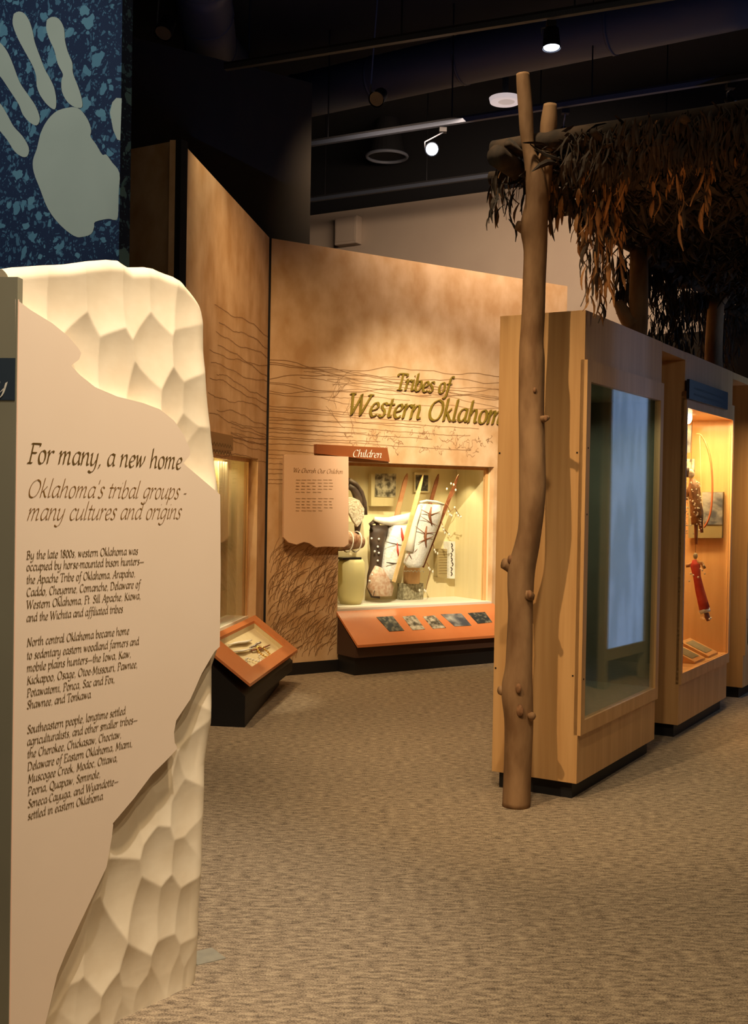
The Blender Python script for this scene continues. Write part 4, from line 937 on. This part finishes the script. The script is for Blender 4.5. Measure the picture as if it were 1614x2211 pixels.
dark_rest = [r for r in rest if r[0] in LM[3:]]
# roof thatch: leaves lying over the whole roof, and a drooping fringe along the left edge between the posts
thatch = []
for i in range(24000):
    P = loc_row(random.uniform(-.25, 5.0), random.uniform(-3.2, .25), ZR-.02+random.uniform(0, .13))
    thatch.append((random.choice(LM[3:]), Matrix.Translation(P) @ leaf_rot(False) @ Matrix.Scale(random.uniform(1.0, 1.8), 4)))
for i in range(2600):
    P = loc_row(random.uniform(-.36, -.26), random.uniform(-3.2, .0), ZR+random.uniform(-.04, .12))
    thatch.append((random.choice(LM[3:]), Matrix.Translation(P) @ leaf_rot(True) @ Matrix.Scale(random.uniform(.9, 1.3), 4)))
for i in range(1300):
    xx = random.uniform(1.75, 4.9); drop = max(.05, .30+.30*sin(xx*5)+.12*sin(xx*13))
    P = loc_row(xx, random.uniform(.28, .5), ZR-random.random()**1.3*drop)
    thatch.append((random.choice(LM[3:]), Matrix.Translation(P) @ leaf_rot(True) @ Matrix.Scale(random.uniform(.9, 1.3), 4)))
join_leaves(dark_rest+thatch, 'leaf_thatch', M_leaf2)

# ------------------------------------------------------------------ hand mural panel
xe = BLU.hit(260, 300)[0]
mu = empty('mural_board', BLU.w(0, 0, 0), BLU.rz, 'tall dark blue splattered board with big pale handprints at upper left', 'mural')
MB().box(-2.2, xe, 0, .08, 0, 5.0).build('board', M_splat, mu)
def HB(pts): return [BLU.hit(x/2.306, y/2.306) for x, y in pts]
palm = [(360, 533), (400, 545), (440, 600), (455, 650), (452, 680), (480, 720), (510, 770), (530, 770), (560, 810), (596, 862), (592, 960), (588, 1080), (570, 1096), (540, 1090), (475, 1105), (470, 1130), (455, 1165), (410, 1180), (370, 1175), (300, 1120), (240, 1040), (200, 940), (170, 860), (165, 800), (185, 740), (205, 660), (240, 595), (290, 550)]
fing = [
 [(70, 70), (95, 58), (125, 70), (150, 110), (165, 160), (175, 210), (200, 280), (225, 345), (250, 390), (272, 440), (282, 500), (275, 545), (240, 525), (205, 480), (185, 430), (182, 380), (165, 330), (130, 265), (90, 190), (65, 120)],
 [(235, 100), (260, 85), (295, 95), (320, 140), (325, 200), (340, 260), (362, 315), (365, 365), (390, 430), (408, 490), (410, 535), (372, 533), (335, 505), (310, 455), (308, 400), (315, 370), (290, 320), (272, 250), (245, 190), (232, 140)],
 [(-60, 200), (-20, 200), (15, 225), (45, 270), (70, 330), (100, 410), (140, 470), (180, 530), (200, 590), (185, 625), (150, 610), (115, 570), (95, 520), (50, 450), (10, 390), (-30, 340), (-60, 270)],
 [(-70, 480), (-20, 500), (10, 525), (40, 575), (70, 630), (115, 680), (145, 735), (140, 775), (115, 782), (75, 755), (40, 700), (0, 650), (-40, 600), (-75, 550)]]
fing2 = [[(548, 560), (560, 510), (580, 488), (607, 490), (600, 700), (585, 695), (565, 650)]]
b = MB(); b.flat(crom(HB(palm)+[HB(palm)[0]], 3)[:-1], -.002)
for f in fing: b.flat(crom(HB(f)+[HB(f)[0]], 3)[:-1], -.003)
b.build('handprint', M_hand, mu, label='pale green handprint')
b = MB()
for f in fing2: b.flat(HB(f), -.002)
b.build('handprint', M_hand, mu, label='edge of a second pale handprint')

# ------------------------------------------------------------------ foreground carved text slab
slab_ = empty('carved_text_slab', SL.w(0, 0, 0), SL.rz, 'tall cream slab of carved scalloped stone with brown printed text in the left foreground', 'sign')
def hz(px, py): return SL.hit(px, py)
right = [SL.hit(*p, y=.038) for p in ((434, 640), (440, 700), (441, 760), (448, 850), (456, 940), (463, 1000), (471, 1066), (472, 1230), (471, 1400), (459, 1440), (456, 1560), (444, 1650), (441, 1760), (437, 1850), (430, 1990), (428, 2080), (424, 2120), (396, 2150))]
top = [SL.hit(*p, y=.03) for p in ((-60, 606), (-20, 590), (0, 582), (40, 575), (90, 572), (150, 569), (200, 562), (240, 559), (262, 562), (290, 575), (320, 575), (345, 578), (380, 594), (400, 604), (415, 622), (430, 645), (438, 664))]
def interp(tab, v, ki, vi):
    tab = sorted(tab, key=lambda p: p[ki])
    if v <= tab[0][ki]: return tab[0][vi]
    for a, c in zip(tab[:-1], tab[1:]):
        if v <= c[ki]: t_ = (v-a[ki])/max(1e-9, c[ki]-a[ki]); return a[vi]+(c[vi]-a[vi])*t_
    return tab[-1][vi]
XL = SL.hit(29, 1200)[0]; XRT = max(p[0] for p in right)
# scoops: centre in picture coordinates of the slab face
A_ = [(250, 250), (500, 300), (770, 330), (1010, 330), (1180, 330), (1330, 440), (600, 740), (840, 800), (1120, 640), (1360, 700), (1050, 1000), (1260, 1060), (1400, 1080), (1390, 1480), (130, 260), (1340, 1330)]
seeds = [(x/3.228, 540+y/3.228) for x, y in A_]
B2 = [(900, 260), (1140, 110), (1290, 160), (1250, 20), (860, 700), (1090, 480), (1020, 850), (1270, 520), (1170, 880), (1290, 900), (500, 1150), (720, 1080), (930, 1300), (430, 1380), (600, 1480), (820, 1500), (1160, 1250), (1300, 1200), (470, 1650), (1000, 1520), (760, 60), (1330, 330)]
seeds += [(x/3.1038, 1700+y/3.1038) for x, y in B2]
C2 = [(1460, 400), (1400, 680), (1450, 950), (1230, 1100), (1110, 1350), (1500, 200)]
seeds += [(x/3.3625, 1350+y/3.3625) for x, y in C2]
random.seed(19)
SD = []
for s_ in seeds:
    x, z = hz(*s_); SD.append((x, z, random.uniform(-.004, .004), random.uniform(-.05, .05), random.uniform(-.06, .05)))
for i in range(14): SD.append((random.uniform(XL, XRT), random.uniform(-.1, .1), random.uniform(-.004, .004), 0, 0))
def relief(x, z):
    best = 9
    for sx, sz, c, gx, gz in SD:
        dx, dz = (x-sx), (z-sz)*.62
        if abs(dx) > .3 or abs(dz) > .3: continue
        h = c-.020+2.9*(dx*dx+dz*dz)+gx*dx+gz*dz
        if h < best: best = h
    return min(best, .006)              # + is towards the viewer
top_s = [((x-XL)/(interp(right, z, 1, 0)-XL), z) for x, z in top]
NX, NZ = 190, 480
vs_ = []; TH = .30
for j in range(NZ+1):
    for i in range(NX+1):
        s_ = i/NX; t_ = j/NZ
        zt = interp(top_s, s_, 0, 1); z = zt*t_
        xr_ = interp(right, z, 1, 0); x = XL+(xr_-XL)*s_
        y = relief(x, z)
        e1 = max(0, 1-(xr_-x)/.05); e2 = max(0, 1-(zt-z)/.035)       # rounded right and top rims
        y = .014-(y*(1-.8*e1)-.008*.8*e1)+.022*e1**2.2+.03*e2**2.2
        vs_.append((x, y, z))
W_ = NX+1
fs_ = [(j*W_+i, j*W_+i+1, (j+1)*W_+i+1, (j+1)*W_+i) for j in range(NZ) for i in range(NX)]
k = len(vs_)
edge = [j*W_ for j in range(NZ+1)]+[NZ*W_+i for i in range(1, NX+1)]+[j*W_+NX for j in range(NZ-1, -1, -1)]+[i for i in range(NX-1, 0, -1)]
for e in edge: vs_.append((vs_[e][0], TH, vs_[e][2]))
m_ = len(edge)
fs_ += [(edge[i], edge[(i+1) % m_], k+(i+1) % m_, k+i) for i in range(m_)]+[tuple(k+i for i in range(m_-1, -1, -1))]
b = MB(); b.add(vs_, fs_)
so = b.build('carved_stone', M_stone, slab_, smooth=True, label='pale carved stone with scalloped hollows')
me = so.data
bm = bmesh.new(); bm.from_mesh(me); bmesh.ops.recalc_face_normals(bm, faces=bm.faces); bm.to_mesh(me); bm.free()
try: me.set_sharp_from_angle(angle=radians(30))
except Exception: pass
plate = [(29, 646), (32.5, 648), (62, 670), (108, 698), (142.5, 726), (164, 751), (171, 763), (166, 777), (149, 789), (167, 809), (201, 836), (248, 856), (303.6, 870), (341, 884), (372, 909), (393, 940), (406, 971), (406, 983), (391, 1000), (418, 1023), (471, 1068), (472, 1230), (470, 1396), (458.5, 1406.5), (431, 1454), (407, 1508), (376, 1555), (371, 1582), (373, 1603), (379, 1615), (357, 1638.5), (324, 1671), (285.5, 1722), (239, 1777), (240, 1780), (237, 1806), (225.5, 1871), (180, 1967), (138.5, 2054), (119, 2103), (100, 2183), (93, 2211)]
q = [hz(*p) for p in plate]+[(XL+.055, 0.005), (XL, 0.005)]
MB().prism([(x, max(z, .005)) for x, z in q], -.008, .045).build('text_plate', M_plate, slab_, label='smooth cream text plate with cut out outline')
MB().box(XL-.005, XL+.0, -.010, .06, .005, hz(29, 646)[1]).build('lit_edge_strip', mat('pink_edge_light', (.85, .55, .42), rough=.5), slab_)  # pink colour paints the light caught on the slab's left edge
def line(name, rows, cap, nib, m_, label, thin=1.1, k=4, slant=.17):
    b = MB()
    for t_, p0, p1 in rows:
        a = hz(*p0); c = hz(*p1); nib_text(b, t_, a[0], a[1], c[0]-a[0], cap, -.0088, nib=nib, thin=thin, k=k, slant=slant)
    b.build(name, m_, slab_, label=label)
line('heading', [('For many, a new home', (54, 999), (386, 1010))], .049, 4.5, M_print, 'large dark brown italic heading')
line('subheading', [("Oklahoma's tribal groups \u2014"[:-1]+'-', (52, 1073), (396, 1072)), ('many cultures and origins', (52, 1123), (384, 1120))], .044, 3.1, M_print2, 'rust italic subheading', .9, slant=.28)
line('paragraph', [('By the late 1800s, western Oklahoma was', (52, 1207), (293, 1193)), ('occupied by horse-mounted bison hunters\u2014', (52, 1232), (306, 1218)), ('the Apache Tribe of Oklahoma, Arapaho,', (52, 1260), (287, 1244)), ('Caddo, Cheyenne, Comanche, Delaware of', (52, 1287), (298, 1269)), ('Western Oklahoma, Ft. Sill Apache, Kiowa,', (52, 1314), (299, 1295)), ('and the Wichita and affiliated tribes.', (52, 1342), (263, 1320))], .0205, 4.6, M_print, None, 1.8, 3, .02)
line('paragraph', [('North central Oklahoma became home', (53, 1395), (274, 1368)), ('to sedentary eastern woodland farmers and', (53, 1423), (295, 1392)), ('mobile plains hunters\u2014the Iowa, Kaw,', (53, 1450), (278, 1418)), ('Kickapoo, Osage, Otoe-Missouri, Pawnee,', (53, 1477), (292, 1440)), ('Potawatomi, Ponca, Sac and Fox,', (53, 1504), (243, 1473)), ('Shawnee, and Tonkawa.', (53, 1530), (194, 1505))], .0205, 4.6, M_print, None, 1.8, 3, .02)
line('paragraph', [('Southeastern people, longtime settled', (53.5, 1583), (266, 1546)), ('agriculturalists, and other smaller tribes\u2014', (53.5, 1609), (292, 1563)), ('the Cherokee, Chickasaw, Choctaw,', (54, 1636), (257, 1594)), ('Delaware of Eastern Oklahoma, Miami,', (54, 1663), (281, 1612)), ('Muscogee Creek, Modoc, Ottawa,', (55, 1689), (249, 1642)), ('Peoria, Quapaw, Seminole,', (55, 1716), (212, 1675)), ('Seneca-Cayuga, and Wyandotte\u2014', (55, 1743), (251, 1691)), ('settled in eastern Oklahoma.', (55, 1769), (220, 1723))], .0205, 4.6, M_print, None, 1.8, 3, .02)
# grey side board with a dark blue band, at the left edge
PL = SL.w(XL-.007, -.012); SBF = Fr((PL.x, PL.y), (1, -.12))
sd = empty('side_board', SBF.w(0, 0, 0), SBF.rz, 'olive grey side board with a dark blue band, left of the carved slab', 'sign')
ztp = SBF.hit(15, 598)[1]; z1 = SBF.hit(10, 773)[1]; z0 = SBF.hit(10, 864)[1]
MB().box(-.75, 0, 0, .03, 0, ztp).build('board', M_grey, sd)
MB().box(-.75, -.003, -.001, 0, z0, z1).build('band', mat('slate_band', (.030, .045, .065), rough=.5), sd, label='dark blue band')
b = MB(); A = SBF.hit(-8, 852); nib_text(b, 'y', A[0]-.004, A[1]+.004, .030, .040, -.0022, nib=5); b.build('letter', M_white, sd, label='white italic letter')

# ------------------------------------------------------------------ ceiling fittings
RZC = TR.rz
TRK = []
def track(pa, pb, z, lab):
    a = flo(*pa, z); c = flo(*pb, z); d = (c-a).normalized(); a = a-d*.02; c = c+d*2.5; L_ = (c-a).length; TRK.append((a, c))
    o = empty('lighting_track', (a.x, a.y, z), atan2(d.y, d.x), lab, 'track')
    MB().box(0, L_, -.02, .02, 0, .035).build('rail', mat('rail_blue_grey', (.045, .055, .08), rough=.6), o)
    MB().box(0, L_, -.022, .022, .036, .05).build('rail_cap', M_black, o)
    b = MB()
    n = int(L_/1.2)
    for i in range(n+1): b.tube([(.2+i*1.2, 0, .05), (.2+i*1.2, 0, 5.6-z)], .006, 6)
    b.build_each('hanger_rod', M_metal, o)
ZT = 4.6
track((491, 151), (1000, 70), ZT, 'lighting track nearest the camera, highest in the picture')
track((670, 316), (1000, 265), ZT, 'middle lighting track, passing behind the top of the log post')
track((670, 436), (1045, 385), ZT, 'farthest lighting track just above the pale back wall')
M_brk = mat('bracket_grey', (.10, .11, .14), rough=.4)
M_lens = mat('dark_lens', (.10, .11, .16), rough=.2)
def fixture(px, py, z, aim, lit, label, r_=.055, L_=.13):
    P = flo(px, py, z); o = empty('track_spotlight', P, 0, label, 'spotlight')
    d = (Vector(aim)-P).normalized(); ref = Vector((0, 0, 1)); u = d.cross(ref).normalized(); v = u.cross(d)
    b = MB(); b.tube([-d*L_, -d*L_*.95, Vector((0, 0, 0)), d*.005], [r_*.6, r_*.85, r_, r_*1.02], 20, cap=False)
    b.build('can', M_metal, o, smooth=True)
    b = MB(); b.tube([-d*.006, Vector((0, 0, 0))-d*.002], [r_*.9, r_*.88], 20); b.build('lens', M_lamp if lit else M_lens, o, label='glowing lens' if lit else 'silvery reflector')
    c = -d*L_*.5; best = None
    for a, e in TRK:
        t_ = max(0, min(1, (P-a).dot(e-a)/(e-a).length_squared)); q_ = a+(e-a)*t_; h_ = hypot(q_.x-P.x, q_.y-P.y)
        if best is None or h_ < best[0]: best = (h_, q_)
    if best[0] < .45:
        t2 = best[1]-P; t2.z = ZT-P.z-.02; b = MB(); b.box(t2.x-.03, t2.x+.03, t2.y-.03, t2.y+.03, t2.z-.035, t2.z+.0); b.build('adapter', M_black, o)
        t2 = t2-Vector((0, 0, .035))
    else:
        t2 = Vector((c.x, c.y, 5.6-P.z)); b = MB(); b.tube([t2-Vector((0, 0, .03)), t2], .05, 16); b.build('adapter', M_black, o)
    b = MB(); k_ = c+u*(r_+.008); b.tube([k_, k_+Vector((0, 0, .06)), t2*.5+(k_+Vector((0, 0, .06)))*.5, t2], .006, 6); b.build('bracket', M_brk, o, smooth=True)
fixture(1190, 103, 4.42, (1.15, 6.9, .0), True, 'lit spotlight on the nearest track, to the right of the log post top', .058)
fixture(932, 322, 4.35, (-.2, 3.5, 2.6), True, 'lit round spotlight below the middle track, left of the log post', .055)
fixture(812, 214, 4.45, (-.9, 6.2, 2.8), False, 'unlit spotlight with a silvery rim between the two upper tracks', .06)
fixture(352, 72, 4.5, (-2.0, 6.0, 2.0), False, 'unlit spotlight with a silvery lens above the dark upper wall', .06)
fixture(1231, 291, 4.42, (2.4, 8.5, 3.6), False, 'small glinting spotlight just above the arbor leaves', .035, .1)
fixture(1585, 226, 4.48, (3.2, 7.5, 3.4), False, 'small bluish spotlight high at the right edge', .035, .1)
P = flo(1090, 219, 5.2); o = empty('ceiling_light', P, 0, 'white round disc light under the black ceiling behind the log post top', 'ceiling light')
b = MB(); b.tube([(0, 0, -.01), (0, 0, .03)], [.14, .15], 32); b.build('rim', M_disc, o)
b = MB(); b.tube([(0.01, -.02, -.014), (0.01, -.02, -.0105)], [.075, .078], 28); b.build('diffuser', M_disc2, o)
b = MB(); b.tube([(0, 0, .03), (0, 0, .4)], .03, 10); b.build('stem', M_black, o)
P = flo(835, 338, 5.2); o = empty('ceiling_speaker', P, 0, 'dim round ring shaped ceiling fitting left of the lit spotlight', 'ceiling fitting')
b = MB(); b.tube([(.22*cos(t_), .22*sin(t_), 0) for t_ in [2*pi*i/32 for i in range(33)]], .018, 8, cap=False); b.build('ring', mat('ring_metal', (.18, .2, .25), rough=.35), o, smooth=True)
b = MB(); b.tube([(0, 0, .01), (0, 0, .4)], [.2, .12], 24); b.build('housing', M_black, o)
def duct(pts, r_, lab):
    o = empty('air_duct', pts[0], 0, lab, 'duct'); p0 = Vector(pts[0]); q_ = [Vector(p)-p0 for p in pts]
    b = MB(); n = 24; path = []
    for a, c in zip(q_[:-1], q_[1:]):
        for i in range(6): path.append(a.lerp(c, i/6))
    path.append(q_[-1]); b.tube(path, r_, n); b.build('pipe', M_duct, o, smooth=True)
    b = MB()
    for i in range(0, len(path), 3):
        d = (path[min(i+1, len(path)-1)]-path[max(i-1, 0)]).normalized(); b.tube([path[i]-d*.012, path[i]+d*.012], r_*1.03, n)
    b.build_each('seam_ring', M_duct, o, smooth=True)
duct([flo(430, -60, 5.3), flo(455, 100, 5.3), flo(520, 185, 5.34)], .22, 'round air duct running back over the dark upper wall')
duct([flo(640, 210, 5.2), flo(1000, 130, 5.2), flo(1700, -20, 5.2)], .2, 'long round air duct running across above the nearest lighting track')
duct([flo(880, 372, 5.25), flo(1300, 330, 5.25), flo(1800, 280, 5.25)], .16, 'farther round air duct running across near the back wall')
# small box on the back wall
q = [BW.hit(*p, y=-.12) for p in ((722, 470), (770, 466), (772, 520), (722, 524))]
o = empty('wall_box', BW.w(0, 0, 0), BW.rz, 'small beige box mounted high on the pale back wall', 'box')
MB().box(q[0][0], q[1][0], -.12, -.001, q[2][1]-.02, q[0][1]).build('housing', M_backwall, o, bevel=.01)
MB().box(q[0][0]+.02, q[1][0]-.02, -.126, -.1205, q[2][1]+.01, q[0][1]-.02).build('cover', M_backwall, o, bevel=.003)
# floor vent and twig near the slab
P = flo(442, 2066); o = empty('floor_plate', (P.x, P.y, 0), .6, 'small metal floor plate in the carpet beside the carved slab', 'floor plate')
MB().box(-.05, .05, -.05, .05, 0, .003).build('plate', mat('plate_metal', (.33, .32, .27), (.40, .38, .31), rough=.5, metal=.3, scale=(20, 20, 20)), o)
